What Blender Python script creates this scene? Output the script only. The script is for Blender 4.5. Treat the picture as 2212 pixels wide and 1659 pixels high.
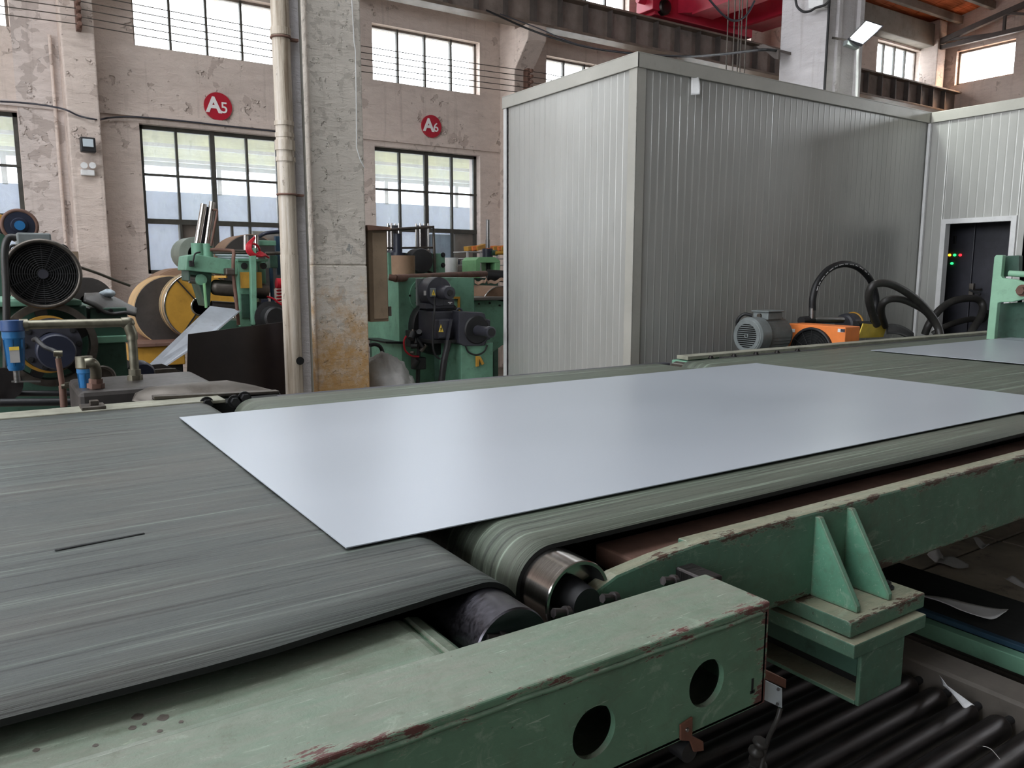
import bpy, math, random
from mathutils import Vector, Matrix, noise
random.seed(7)
for o in list(bpy.data.objects): bpy.data.objects.remove(o)
SC = bpy.context.scene
COL = SC.collection
PI = math.pi
# ------------------------------------------------------------------ camera
F_PX, CX, CY, CAMZ = 1690.7, 1106.0, 829.5, 1.5
PITCH, ROLL, YAW = 0.142524, 0.001394, 0.986257
FW = Vector((math.cos(YAW)*math.cos(PITCH), math.sin(YAW)*math.cos(PITCH), -math.sin(PITCH)))
_r = Vector((math.sin(YAW), -math.cos(YAW), 0)); _u = _r.cross(FW)
RT = _r*math.cos(ROLL)+_u*math.sin(ROLL); UP = -_r*math.sin(ROLL)+_u*math.cos(ROLL)
cam = bpy.data.cameras.new('camera'); cam.sensor_width = 36; cam.lens = F_PX/2212*36
cam.clip_start = 0.02; cam.clip_end = 300
camo = bpy.data.objects.new('camera', cam); COL.objects.link(camo)
camo.matrix_world = Matrix(((RT.x, UP.x, -FW.x, 0), (RT.y, UP.y, -FW.y, 0), (RT.z, UP.z, -FW.z, CAMZ), (0, 0, 0, 1)))
SC.camera = camo
# ------------------------------------------------------------------ world, lights, exposure
W = bpy.data.worlds.new('sky'); SC.world = W; W.use_nodes = True
bg = W.node_tree.nodes['Background']; bg.inputs[0].default_value = (0.90, 0.95, 1.0, 1); bg.inputs[1].default_value = 9.0
SC.view_settings.view_transform = 'Standard'; SC.view_settings.look = 'None'
SC.view_settings.gamma = 1; SC.view_settings.use_curve_mapping = False
SC.view_settings.exposure = 0.0

def area(name, loc, target, sx, sy, power, col):
    l = bpy.data.lights.new(name, 'AREA'); l.shape = 'RECTANGLE'; l.size = sx; l.size_y = sy; l.energy = power; l.color = col
    o = bpy.data.objects.new(name, l); COL.objects.link(o); o.location = loc
    o.rotation_euler = (Vector(target)-Vector(loc)).to_track_quat('-Z', 'Y').to_euler()
    return o

def portal(name, loc, target, sx, sy):
    o = area(name, loc, target, sx, sy, 1, (1, 1, 1)); o.data.cycles.is_portal = True; return o
# daylight enters through the windows and added unseen openings of the hall; portals only guide the sampling of the sky there
LOW = [(-1.32, .39), (1.60, 3.28), (4.57, 6.27), (7.48, 9.16), (10.47, 12.18), (13.45, 15.15), (16.2, 17.86)]
TIERS = [(1.47, 3.22), (4.09, 4.83), (5.62, 6.42)]
for z0_, z1_ in TIERS: portal('window_daylight', (8.2, 10.75, (z0_+z1_)/2), (8.2, 0, (z0_+z1_)/2), 19.4, z1_-z0_)
SKY_L = (-4.0, 6.5, 2.4, 5.4)      # unseen side opening added to the left wall for light from there: y0, y1, z0, z1
portal('side_daylight', (-7.2, 1.25, 3.9), (0, 1.25, 3.9), 10.5, 3.0)
SKY_R = (1.2, 3.4)                # unseen rooflight strip added to light the line from above: y0, y1
portal('roof_daylight', (-3, 2.3, 9.0), (-3, 2.3, 0), 8.8, 2.4)
portal('roof_daylight', (-2, 5.7, 8.2), (-2, 5.7, 0), 10.4, 1.6)  # second unseen rooflight, added to brighten the wall and column
SKY_E = (-3.0, 2.6, 4.3, 5.7)     # high windows of the end wall, right of the frame: y0, y1, z0, z1
portal('end_daylight', (18.7, -.2, 5.0), (0, -.2, 5.0), 5.6, 1.4)
area('low_sun_glow', (19.3, 8.9, 7.1), (12, 9.6, 4.6), 1.0, .8, 520, (1, .60, .34))

# ------------------------------------------------------------------ pixel -> point on a world plane
def P(x, y, X=None, Y=None, Z=None):
    d = FW*F_PX + RT*(x-CX) - UP*(y-CY)
    if Y is not None: t = Y/d.y
    elif X is not None: t = X/d.x
    else: t = (Z-CAMZ)/d.z
    return Vector((d.x*t, d.y*t, CAMZ+d.z*t))
def S(p): return (Vector(p)-Vector((0, 0, CAMZ))).dot(FW)/F_PX       # metres per pixel there
def crop(ox, oy, s): return lambda x, y: (ox+x/s, oy+y/s)

def lin(c):
    r = []
    for v in c[:3]:
        v = v/255.0; r.append(v/12.92 if v <= .04045 else ((v+.055)/1.055)**2.4)
    return (r[0], r[1], r[2], 1)

# ------------------------------------------------------------------ materials
class NT:
    def __init__(s, name):
        s.m = bpy.data.materials.new(name); s.m.use_nodes = True; s.t = s.m.node_tree; s.t.nodes.clear()
        s.out = s.n('ShaderNodeOutputMaterial')
    def n(s, typ, **kw):
        nd = s.t.nodes.new(typ)
        for k, v in kw.items():
            if k.startswith('i_'):
                key = k[2:]
                key = int(key) if key.isdigit() else key.replace('_', ' ')
                s.set(nd.inputs[key], v)
            else: setattr(nd, k, v)
        return nd
    def set(s, sock, v):
        if isinstance(v, bpy.types.NodeSocket): s.t.links.new(v, sock)
        elif isinstance(v, bpy.types.Node): s.t.links.new(v.outputs[0], sock)
        else: sock.default_value = v
    def math(s, op, a, b=0.0):
        nd = s.n('ShaderNodeMath', operation=op); s.set(nd.inputs[0], a); s.set(nd.inputs[1], b); return nd.outputs[0]
    def pos(s, sc=(1, 1, 1)):
        g = s.n('ShaderNodeNewGeometry'); mp = s.n('ShaderNodeMapping'); s.set(mp.inputs[0], g.outputs['Position'])
        mp.inputs['Scale'].default_value = sc; return mp.outputs[0]
    def noise(s, vec, scale, detail=4, rough=.6, dist=0):
        nd = s.n('ShaderNodeTexNoise'); s.set(nd.inputs['Vector'], vec); nd.inputs['Scale'].default_value = scale
        nd.inputs['Detail'].default_value = detail; nd.inputs['Roughness'].default_value = rough; nd.inputs['Distortion'].default_value = dist
        return nd.outputs['Fac']
    def ramp(s, f, stops, interp='LINEAR'):
        nd = s.n('ShaderNodeValToRGB'); s.set(nd.inputs[0], f); cr = nd.color_ramp; cr.interpolation = interp
        while len(cr.elements) > 1: cr.elements.remove(cr.elements[-1])
        cr.elements[0].position = stops[0][0]; c = stops[0][1]; cr.elements[0].color = c if isinstance(c, tuple) else (c, c, c, 1)
        for p, c in stops[1:]:
            e = cr.elements.new(p); e.color = c if isinstance(c, tuple) else (c, c, c, 1)
        return nd.outputs[0]
    def mix(s, f, a, b, mode='MIX'):
        nd = s.n('ShaderNodeMix', data_type='RGBA', blend_type=mode)
        s.set(nd.inputs[0], f); s.set(nd.inputs[6], a); s.set(nd.inputs[7], b); return nd.outputs[2]
    def bsdf(s, col, rough=.5, metal=0, bump=None, bstr=.3, bdist=.01, coat=0, spec=.5):
        b = s.n('ShaderNodeBsdfPrincipled'); s.set(b.inputs['Base Color'], col); s.set(b.inputs['Roughness'], rough)
        s.set(b.inputs['Metallic'], metal); b.inputs['Coat Weight'].default_value = coat; b.inputs['Specular IOR Level'].default_value = spec
        if bump is not None:
            bp = s.n('ShaderNodeBump'); bp.inputs['Strength'].default_value = bstr; bp.inputs['Distance'].default_value = bdist
            s.set(bp.inputs['Height'], bump); s.set(b.inputs['Normal'], bp.outputs[0])
        s.set(s.out.inputs[0], b); return b

def paint(name, rgb, rough=.5, metal=0, var=.12, scale=6, grime=None, gamt=.35, bstr=.15, spec=.5):
    """plain painted or bare surface with uneven tone, dirt blotches and a fine relief"""
    t = NT(name); v = t.pos(); c = lin(rgb)
    n1 = t.noise(v, scale, 5, .65); dark = tuple(x*(1-2*var) for x in c[:3])+(1,); lite = tuple(min(1, x*(1+var)) for x in c[:3])+(1,)
    col = t.ramp(n1, [(.3, dark), (.7, lite)])
    g = lin(grime) if grime else tuple(x*.35 for x in c[:3])+(1,)
    n2 = t.noise(v, scale*3.1, 8, .75)
    gm = t.math('MULTIPLY', t.ramp(n2, [(.55, 0.), (.75, 1.)]), gamt)
    col = t.mix(gm, col, g)
    t.bsdf(col, t.math('ADD', t.math('MULTIPLY', n2, .25), max(0, rough-.12)), metal, n2, bstr, .004, spec=spec)
    return t.m

def worn_green(name, rgb, top=(150, 150, 138), chip=(84, 58, 52), near=True, edges=()):
    """mint machine paint, polished and dirtied on top faces, chipped along its edges"""
    t = NT(name); v = t.pos(); c = lin(rgb)
    n1 = t.noise(v, 5, 5, .7); n2 = t.noise(v, 26, 8, .75, .4); n3 = t.noise(t.pos((6, 40, 40)), 2.2, 6, .7)
    col = t.ramp(n1, [(.3, tuple(x*.72 for x in c[:3])+(1,)), (.72, tuple(x*1.12 for x in c[:3])+(1,))])
    g = t.n('ShaderNodeNewGeometry'); sx = t.n('ShaderNodeSeparateXYZ'); t.set(sx.inputs[0], g.outputs['True Normal'])
    up = t.ramp(sx.outputs[2], [(.6, 0.), (.9, 1.)])
    wear = t.math('MULTIPLY', up, t.ramp(t.math('ADD', t.math('MULTIPLY', n1, .5), t.math('MULTIPLY', n3, .5)), [(.34, .45), (.60, 1.)]))
    col = t.mix(wear, col, lin(top))
    # rust bleeding and dark stains
    bl_ = t.noise(t.pos((9, 14, 14)), 1.3, 7, .75, .8)
    col = t.mix(t.math('MULTIPLY', t.ramp(bl_, [(.5, 0.), (.62, 1.)]), .28), col, lin((86, 92, 76)))
    col = t.mix(t.math('MULTIPLY', t.ramp(bl_, [(.32, 1.), (.42, 0.)]), .3), col, lin((176, 190, 172)))
    st = t.noise(t.pos((14, 14, 5)), 1.6, 7, .8)
    col = t.mix(t.math('MULTIPLY', t.ramp(st, [(.58, 0.), (.74, 1.)]), .55), col, lin((78, 74, 56)))
    # fine scratches
    sc = t.noise(t.pos((5, 95, 70)), 3.0, 3, .6, 1.2)
    col = t.mix(t.math('MULTIPLY', t.ramp(sc, [(.66, 0.), (.7, 1.)]), .35), col, lin((206, 214, 200)))
    spk = t.noise(v, 75, 4, .7)
    col = t.mix(t.math('MULTIPLY', t.ramp(spk, [(.67, 0.), (.71, 1.)]), .75), col, lin((60, 52, 44)))
    rough = t.mix(wear, t.ramp(n2, [(.3, .42), (.7, .62)]), t.ramp(n2, [(.3, .27), (.7, .48)]))
    if edges:
        e = None; sp = t.n('ShaderNodeSeparateXYZ'); t.set(sp.inputs[0], t.pos())
        for a0, v0, a1, v1 in edges:      # wear hugs the long edges of this beam
            d0 = t.math('ABSOLUTE', t.math('SUBTRACT', sp.outputs[a0], v0)); d1 = t.math('ABSOLUTE', t.math('SUBTRACT', sp.outputs[a1], v1))
            dd = t.math('SUBTRACT', 1.0, t.math('MULTIPLY', t.math('ADD', d0, d1), 30.0)); e = dd if e is None else t.math('MAXIMUM', e, dd)
        nn = t.noise(t.pos((9, 38, 38)), 3.2, 7, .78); n5 = t.noise(t.pos((3, 8, 8)), 2.5, 3, .6)
        e2 = t.math('ADD', t.math('MULTIPLY', e, .16), t.math('ADD', t.math('MULTIPLY', nn, .7), t.math('MULTIPLY', n5, .5)))
        ch = t.ramp(e2, [(.745, 0.), (.757, 1.)]); ch2 = t.ramp(e2, [(.70, 0.), (.745, 1.)])
        col = t.mix(t.math('MULTIPLY', ch2, .5), col, lin((150, 158, 140)))
        col = t.mix(ch, col, lin(chip)); hgt = t.math('SUBTRACT', n2, t.math('MULTIPLY', ch, 1.5))
    elif near:
        bv = t.n('ShaderNodeBevel', samples=4); bv.inputs['Radius'].default_value = .013
        dp = t.n('ShaderNodeVectorMath', operation='DOT_PRODUCT'); t.set(dp.inputs[0], bv.outputs[0]); t.set(dp.inputs[1], g.outputs['Normal'])
        e = t.math('SUBTRACT', 1.0, dp.outputs['Value'])
        e = t.math('ADD', t.math('MULTIPLY', e, 3.6), t.math('MULTIPLY', t.math('SUBTRACT', t.noise(t.pos((7, 26, 26)), 3.5, 6, .75), .5), 2.0))
        ch = t.ramp(e, [(.40, 0.), (.46, 1.)])
        ch2 = t.ramp(e, [(.26, 0.), (.36, 1.)])
        col = t.mix(t.math('MULTIPLY', ch2, .6), col, lin((160, 168, 150)))
        col = t.mix(ch, col, lin(chip))
        hgt = t.math('SUBTRACT', n2, t.math('MULTIPLY', ch, 1.2))
    else: hgt = n2
    t.bsdf(col, rough, 0, hgt, .35, .003)
    return t.m

def plaster(name, rgb, patch, damage=.5, ochre=False, scl=1.0):
    """old lime-washed masonry: uneven trowelled relief, peeled flakes, soot streaks"""
    t = NT(name); v = t.pos(); c = lin(rgb)
    big = t.noise(v, .55*scl, 4, .6); rel = t.noise(t.pos((1.5, 1.5, 4.2)), 3.2*scl, 8, .68, .5)
    col = t.ramp(big, [(.3, tuple(x*.86 for x in c[:3])+(1,)), (.7, tuple(min(1, x*1.08) for x in c[:3])+(1,))])
    col = t.mix(t.math('MULTIPLY', t.ramp(rel, [(.3, 1.), (.55, 0.)]), .22), col, lin(patch))
    # peeled flakes: warped voronoi cells that drop out where a large mask allows it
    nv = t.n('ShaderNodeTexNoise'); t.set(nv.inputs['Vector'], v); nv.inputs['Scale'].default_value = 4*scl; nv.inputs['Detail'].default_value = 5
    ad = t.n('ShaderNodeVectorMath', operation='MULTIPLY_ADD'); t.set(ad.inputs[0], nv.outputs['Color']); ad.inputs[1].default_value = (.28, .28, .28); t.set(ad.inputs[2], v)
    vo = t.n('ShaderNodeTexVoronoi'); t.set(vo.inputs['Vector'], ad.outputs[0]); vo.inputs['Scale'].default_value = 10*scl
    cell = t.n('ShaderNodeSeparateColor'); t.set(cell.inputs[0], vo.outputs['Color'])
    msk = t.noise(v, 1.35*scl, 5, .7)
    fl = t.math('ADD', t.math('MULTIPLY', cell.outputs[0], .45), msk)
    lo = 1.03-.17*damage
    fl = t.ramp(fl, [(lo-.01, 0.), (lo+.01, 1.)])
    small = t.ramp(t.noise(t.pos((1, 1, 1.6)), 9*scl, 6, .75, .6), [(.66, 0.), (.68, 1.)])
    fl2 = t.math('MAXIMUM', fl, t.math('MULTIPLY', small, .9 if damage > .2 else .4))
    col = t.mix(t.math('MULTIPLY', fl2, .38), col, lin(patch))
    stv = t.noise(t.pos((7, 7, .35)), 1.5, 5, .7)
    col = t.mix(t.math('MULTIPLY', t.ramp(stv, [(.56, 0.), (.75, 1.)]), .30), col, lin((112, 94, 84)))
    if ochre:
        sx = t.n('ShaderNodeSeparateXYZ'); t.set(sx.inputs[0], v)
        low = t.math('MULTIPLY', t.math('SUBTRACT', 1.75, sx.outputs[2]), .42)
        oc = t.ramp(t.math('ADD', t.math('SUBTRACT', low, .16), t.math('MULTIPLY', t.noise(v, 5.0, 8, .8), 1.25)), [(.62, 0.), (.95, 1.)])
        col = t.mix(t.math('MULTIPLY', oc, .85), col, lin((196, 150, 84)))
        gr = t.ramp(t.noise(t.pos((1, 1, .7)), 3.6, 6, .7), [(.64, 0.), (.66, 1.)])
        col = t.mix(t.math('MULTIPLY', gr, .8), col, lin((146, 148, 146)))
    h = t.math('SUBTRACT', t.math('ADD', t.math('MULTIPLY', rel, .7), t.math('MULTIPLY', t.noise(v, 40*scl, 3, .6), .12)), t.math('MULTIPLY', fl2, .5))
    t.bsdf(col, .86, 0, h, .8, .05/scl, spec=.25)
    return t.m

M_EDGE = None
def belt_mat(name, base, light, dark, seed):
    t = NT(name)
    g = t.n('ShaderNodeNewGeometry'); mp = t.n('ShaderNodeMapping'); t.set(mp.inputs[0], g.outputs['Position'])
    mp.inputs['Scale'].default_value = (.5, 26, 0); mp.inputs['Location'].default_value = (seed, seed*3, 0)
    a = t.noise(mp.outputs[0], 1.4, 8, .72, .15)
    mp2 = t.n('ShaderNodeMapping'); t.set(mp2.inputs[0], g.outputs['Position']); mp2.inputs['Scale'].default_value = (1.3, 110, 0); mp2.inputs['Location'].default_value = (seed, 0, 0)
    b = t.noise(mp2.outputs[0], 1.1, 5, .7, .1)
    c = t.noise(t.pos((.7, 2.2, 0)), 1.7, 4, .6)
    f = t.math('ADD', t.math('MULTIPLY', a, .6), t.math('MULTIPLY', b, .4))
    col = t.ramp(f, [(.40, lin(dark)), (.48, lin(base)), (.53, lin(base)), (.61, lin(light))])
    col = t.mix(t.math('MULTIPLY', t.ramp(c, [(.45, 0.), (.7, 1.)]), .35), col, lin((100, 94, 86)))
    fine = t.noise(t.pos((70, 70, 70)), 9, 2, .5)
    t.bsdf(col, t.ramp(f, [(.3, .36), (.7, .55)]), 0, t.math('ADD', f, t.math('MULTIPLY', fine, .06)), .9, .009, spec=.5)
    return t.m

def metal(name, rgb, rough, aniso_scale=(1, 1, 1), var=.3, dirt=0.0):
    t = NT(name); n = t.noise(t.pos(aniso_scale), 12, 5, .6); c = lin(rgb)
    col = t.ramp(n, [(.3, tuple(x*(1-var) for x in c[:3])+(1,)), (.7, c)])
    if dirt: col = t.mix(t.math('MULTIPLY', t.ramp(t.noise(t.pos(), 7, 6, .7), [(.5, 0.), (.7, 1.)]), dirt), col, lin((70, 60, 50)))
    t.bsdf(col, t.ramp(n, [(.3, rough*.8), (.7, min(1, rough*1.25))]), 1.0, n, .05, .002); return t.m

def emit(name, rgb, s):
    t = NT(name); e = t.n('ShaderNodeEmission'); e.inputs[0].default_value = lin(rgb); e.inputs[1].default_value = s; t.set(t.out.inputs[0], e); return t.m

def glass(name, haze, tint):
    t = NT(name); tr = t.n('ShaderNodeBsdfTransparent'); tr.inputs[0].default_value = lin(tint)
    df = t.n('ShaderNodeBsdfTranslucent'); df.inputs[0].default_value = lin((205, 212, 214))
    gl = t.n('ShaderNodeBsdfGlossy'); gl.inputs['Roughness'].default_value = .12
    hz = t.ramp(t.noise(t.pos((1.6, 1.6, .7)), 2.4, 5, .7), [(.3, haze*.55), (.75, min(1, haze*1.6))])
    m1 = t.n('ShaderNodeMixShader'); t.set(m1.inputs[0], hz); t.set(m1.inputs[1], tr); t.set(m1.inputs[2], df)
    m2 = t.n('ShaderNodeMixShader'); m2.inputs[0].default_value = .05; t.set(m2.inputs[1], m1); t.set(m2.inputs[2], gl)
    t.set(t.out.inputs[0], m2); return t.m

M = {}
M['wall'] = plaster('limewashed_wall', (226, 210, 200), (150, 130, 120), .45)
M['wall_peel'] = plaster('peeling_wall', (220, 208, 202), (140, 126, 118), 1.2)
M['column'] = plaster('column_plaster', (220, 212, 202), (154, 147, 138), .95, True, 1.9)
M['col_plain'] = plaster('column_plain', (206, 202, 204), (165, 160, 160), .12)
M['concrete'] = paint('concrete', (150, 144, 136), .9, 0, .15, 2, (84, 76, 70), .5, .4, .2)
M['dimwall'] = paint('low_bounce_wall', (110, 106, 100), .9, 0, .2, 1)  # dark tone set to cut light bounced off the unseen front wall
M['floor'] = paint('floor_concrete', (128, 120, 110), .55, 0, .25, 1.6, (34, 32, 30), .75, .3)
M['pane_dust'] = glass('dusty_glass', .22, (250, 252, 255))
M['pane_clear'] = glass('clear_glass', .08, (255, 255, 255))
M['frame'] = paint('window_steel', (70, 68, 62), .6, 0, .2, 8, (40, 36, 30))
M['frame_light'] = paint('window_steel_worn', (120, 108, 98), .6, 0, .2, 8)
M['board'] = paint('hardboard', (150, 128, 110), .8, 0, .12, 3)
M['frost'] = paint('frosted_board', (196, 208, 216), .5, 0, .08, 2)
M['panel'] = None
M['girder'] = paint('dark_girder', (92, 84, 80), .6, 0, .22, 2.5, (50, 44, 40), .5)
M['web'] = paint('girder_web', (150, 136, 128), .6, 0, .2, 2.5, (80, 70, 64), .5)  # web paler than its stiffeners: light falling on it put into colour
M['plate'] = paint('floor_plate_pale', (176, 166, 152), .6, 0, .25, 2.2, (60, 56, 50), .8)  # pale tone stands in for light missing on the floor
M['bearing'] = paint('bearing_rail_grey', (92, 86, 80), .6, 0, .2, 5, (50, 46, 42), .5)
M['spot'] = paint('oil_spot', (84, 76, 70), .5, 0, .1, 20)
M['bright_galv'] = paint('bright_galvanised', (196, 202, 212), .35, .35, .12, 3, (120, 116, 112), .4)
M['filter_head'] = paint('filter_head_blue', (44, 74, 122), .35, 0, .08, 12)
M['outer'] = paint('outer_blue_wall', (186, 200, 232), .6, 0, .05, 2)
M['girder_edge'] = paint('girder_flange', (128, 112, 100), .5, 0, .2, 3, (60, 50, 44), .5)
M['red'] = paint('crane_red', (204, 48, 74), .38, 0, .12, 2, (90, 20, 30), .3)
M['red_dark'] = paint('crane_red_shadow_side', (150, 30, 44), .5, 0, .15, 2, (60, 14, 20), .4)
M['black'] = paint('black_rubber', (30, 30, 32), .5, 0, .2, 8, (12, 12, 12), .3)
M['hose'] = paint('rubber_hose', (52, 50, 48), .45, 0, .2, 9, (26, 26, 26), .4)
M['darkgrey'] = paint('machine_dark_grey', (58, 58, 66), .42, 0, .12, 9, (30, 30, 34), .35)
M['midgrey'] = paint('motor_grey', (116, 122, 122), .45, 0, .12, 10, (60, 62, 60), .35)
M['green'] = paint('machine_green', (112, 158, 134), .5, 0, .14, 4, (52, 74, 60), .5)
M['green_dk'] = paint('machine_green_dark', (60, 92, 78), .5, 0, .2, 4, (24, 34, 28), .7)  # darker copy of the machine green with heavier blotches
M['green_lt'] = paint('machine_green_light', (128, 184, 132), .5, 0, .1, 4, (80, 110, 80), .3)
M['mint'] = paint('mint_plate', (150, 196, 166), .5, 0, .08, 5, (80, 100, 84), .3)
M['beam'] = worn_green('beam_green_worn', (98, 134, 110), (120, 124, 112))
M['beamb'] = worn_green('beam_green_chipped', (98, 134, 110), (120, 124, 112), (92, 58, 54), True, ((1, .78, 2, .965), (0, 1.02, 2, .965), (0, 1.02, 1, .78)))
M['beamc'] = worn_green('frame_green_worn', (88, 124, 104), (150, 142, 122), (78, 60, 50), True, ((1, 1.04, 2, .965), (1, 1.04, 2, .77), (1, .905, 2, .77)))
M['gusset'] = worn_green('gusset_green', (96, 150, 124), (110, 110, 98), (82, 76, 62))
M['chrome'] = metal('polished_steel', (205, 200, 196), .16, (1, 60, 1))
M['steel'] = metal('brushed_steel', (150, 148, 146), .34, (1, 1, 30))
M['dullsteel'] = metal('dull_steel', (118, 112, 106), .5, (3, 3, 3), .3, .5)
M['blacksteel'] = metal('blackened_steel', (84, 80, 80), .42, (1, 20, 1), .3, .3)
M['galv'] = metal('galvanised_pipe', (150, 146, 130), .42, (2, 2, 2), .3, .35)
M['blue'] = paint('filter_blue', (40, 104, 156), .35, 0, .08, 12, (30, 60, 90), .3)
M['navy'] = paint('navy_paint', (34, 38, 54), .4, 0, .1, 8)
M['bluestripe'] = paint('blue_strip', (36, 66, 88), .5, 0, .2, 6)
M['orange'] = paint('cooler_orange', (240, 134, 66), .5, 0, .06, 6, (150, 76, 36), .25)
M['amber'] = paint('amber_paint', (190, 142, 54), .5, 0, .12, 5, (120, 80, 30), .4)
M['yellow'] = paint('yellow_paint', (236, 204, 84), .5, 0, .1, 6)
M['kraft'] = paint('kraft_paper', (196, 162, 118), .7, 0, .12, 4, (150, 118, 84), .4)
M['kraft2'] = paint('kraft_board', (148, 118, 96), .8, 0, .1, 5)
M['coil'] = paint('coil_edge_steel', (82, 78, 76), .45, .5, .15, 5)
M['coil_pale'] = paint('coil_pale', (140, 150, 140), .5, .2, .1, 4)
M['rust'] = paint('rust_brown', (112, 82, 70), .7, 0, .2, 6, (60, 40, 34), .5)
M['brownplate'] = paint('oiled_plate', (46, 38, 38), .32, .35, .25, 1.6, (20, 16, 18), .5, .1)
M['cabdoor'] = paint('old_cabinet', (132, 114, 94), .6, 0, .16, 2.5, (84, 66, 50), .5)
M['tarp'] = paint('plastic_sack', (176, 174, 172), .45, 0, .1, 6)
M['white'] = paint('white_paint', (226, 226, 226), .5, 0, .05, 6)
M['paper'] = paint('torn_paper', (214, 214, 216), .7, 0, .06, 8)
M['redhose'] = paint('red_hose', (190, 32, 48), .4, 0, .08, 8)
M['copper'] = paint('copper_strip', (124, 84, 70), .45, .4, .15, 9)
M['sign_red'] = paint('sign_red', (176, 28, 48), .4, 0, .05, 4)
M['sign_white'] = paint('sign_white', (236, 232, 230), .4, 0, .03, 4)
M['rail'] = paint('dusty_rail', (146, 145, 130), .6, 0, .2, 7, (80, 78, 66), .6)
M['roller_dark'] = metal('roller_dark', (84, 82, 88), .34, (1, 14, 14), .25, .25)
M['hole'] = paint('recess_shade_black', (14, 16, 16), .8, 0, .1, 8)  # near-black: shade of recesses put into colour; also serves black marks
M['glow'] = emit('floodlight_lens', (250, 255, 246), 9)
M['led_r'] = emit('lamp_red', (255, 40, 50), 3); M['led_g'] = emit('lamp_green', (40, 230, 110), 3); M['led_a'] = emit('lamp_amber', (255, 170, 40), 3)
M['beltA'] = belt_mat('belt_rubber_old', (72, 77, 74), (112, 122, 114), (38, 41, 40), 1.3)
M['beltB'] = belt_mat('belt_rubber_green', (84, 92, 80), (134, 148, 132), (50, 55, 48), 5.1)
t = NT('cabin_panel'); n = t.noise(t.pos((1.2, 1.2, .3)), 2.5, 5, .6)
sm = t.noise(t.pos((3, 3, 1)), 3, 6, .7)
col = t.ramp(n, [(.3, lin((172, 172, 168))), (.7, lin((186, 186, 182)))])
col = t.mix(t.math('MULTIPLY', t.ramp(sm, [(.6, 0.), (.8, 1.)]), .18), col, lin((110, 108, 104)))
t.bsdf(col, t.ramp(sm, [(.3, .30), (.8, .42)]), .35, n, .03, .02, spec=.6); M['panel'] = t.m
M['panel_trim'] = paint('cabin_trim', (180, 178, 170), .4, .2, .05, 3, (120, 112, 100), .2)
t = NT('coated_sheet'); n = t.noise(t.pos((.5, .8, 1)), 1.2, 3, .5)
t.bsdf(t.ramp(n, [(.3, lin((168, 175, 184))), (.7, lin((180, 186, 195)))]), t.ramp(n, [(.3, .30), (.7, .38)]), .25, n, .03, .02, coat=0, spec=.6); M['sheet'] = t.m
t = NT('roof_boards'); n = t.noise(t.pos((1, 14, 1)), 2.0, 5, .7)
t.bsdf(t.ramp(n, [(.3, lin((150, 74, 40))), (.5, lin((206, 112, 66))), (.7, lin((226, 142, 96)))]), .8, 0, n, .3, .01); M['roofboard'] = t.m
t = NT('pvc_pipe_weathered'); n = t.noise(t.pos((12, 12, .5)), 1.6, 6, .7); n2 = t.noise(t.pos((9, 9, 5)), 2.2, 6, .75)
col = t.ramp(n, [(.32, lin((132, 116, 98))), (.5, lin((196, 184, 168))), (.68, lin((222, 214, 206)))])
col = t.mix(t.math('MULTIPLY', t.ramp(n2, [(.62, 0.), (.66, 1.)]), .55), col, lin((108, 92, 78)))
t.bsdf(col, .6, 0, n2, .6, .015, spec=.35); M['pvc'] = t.m

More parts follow.
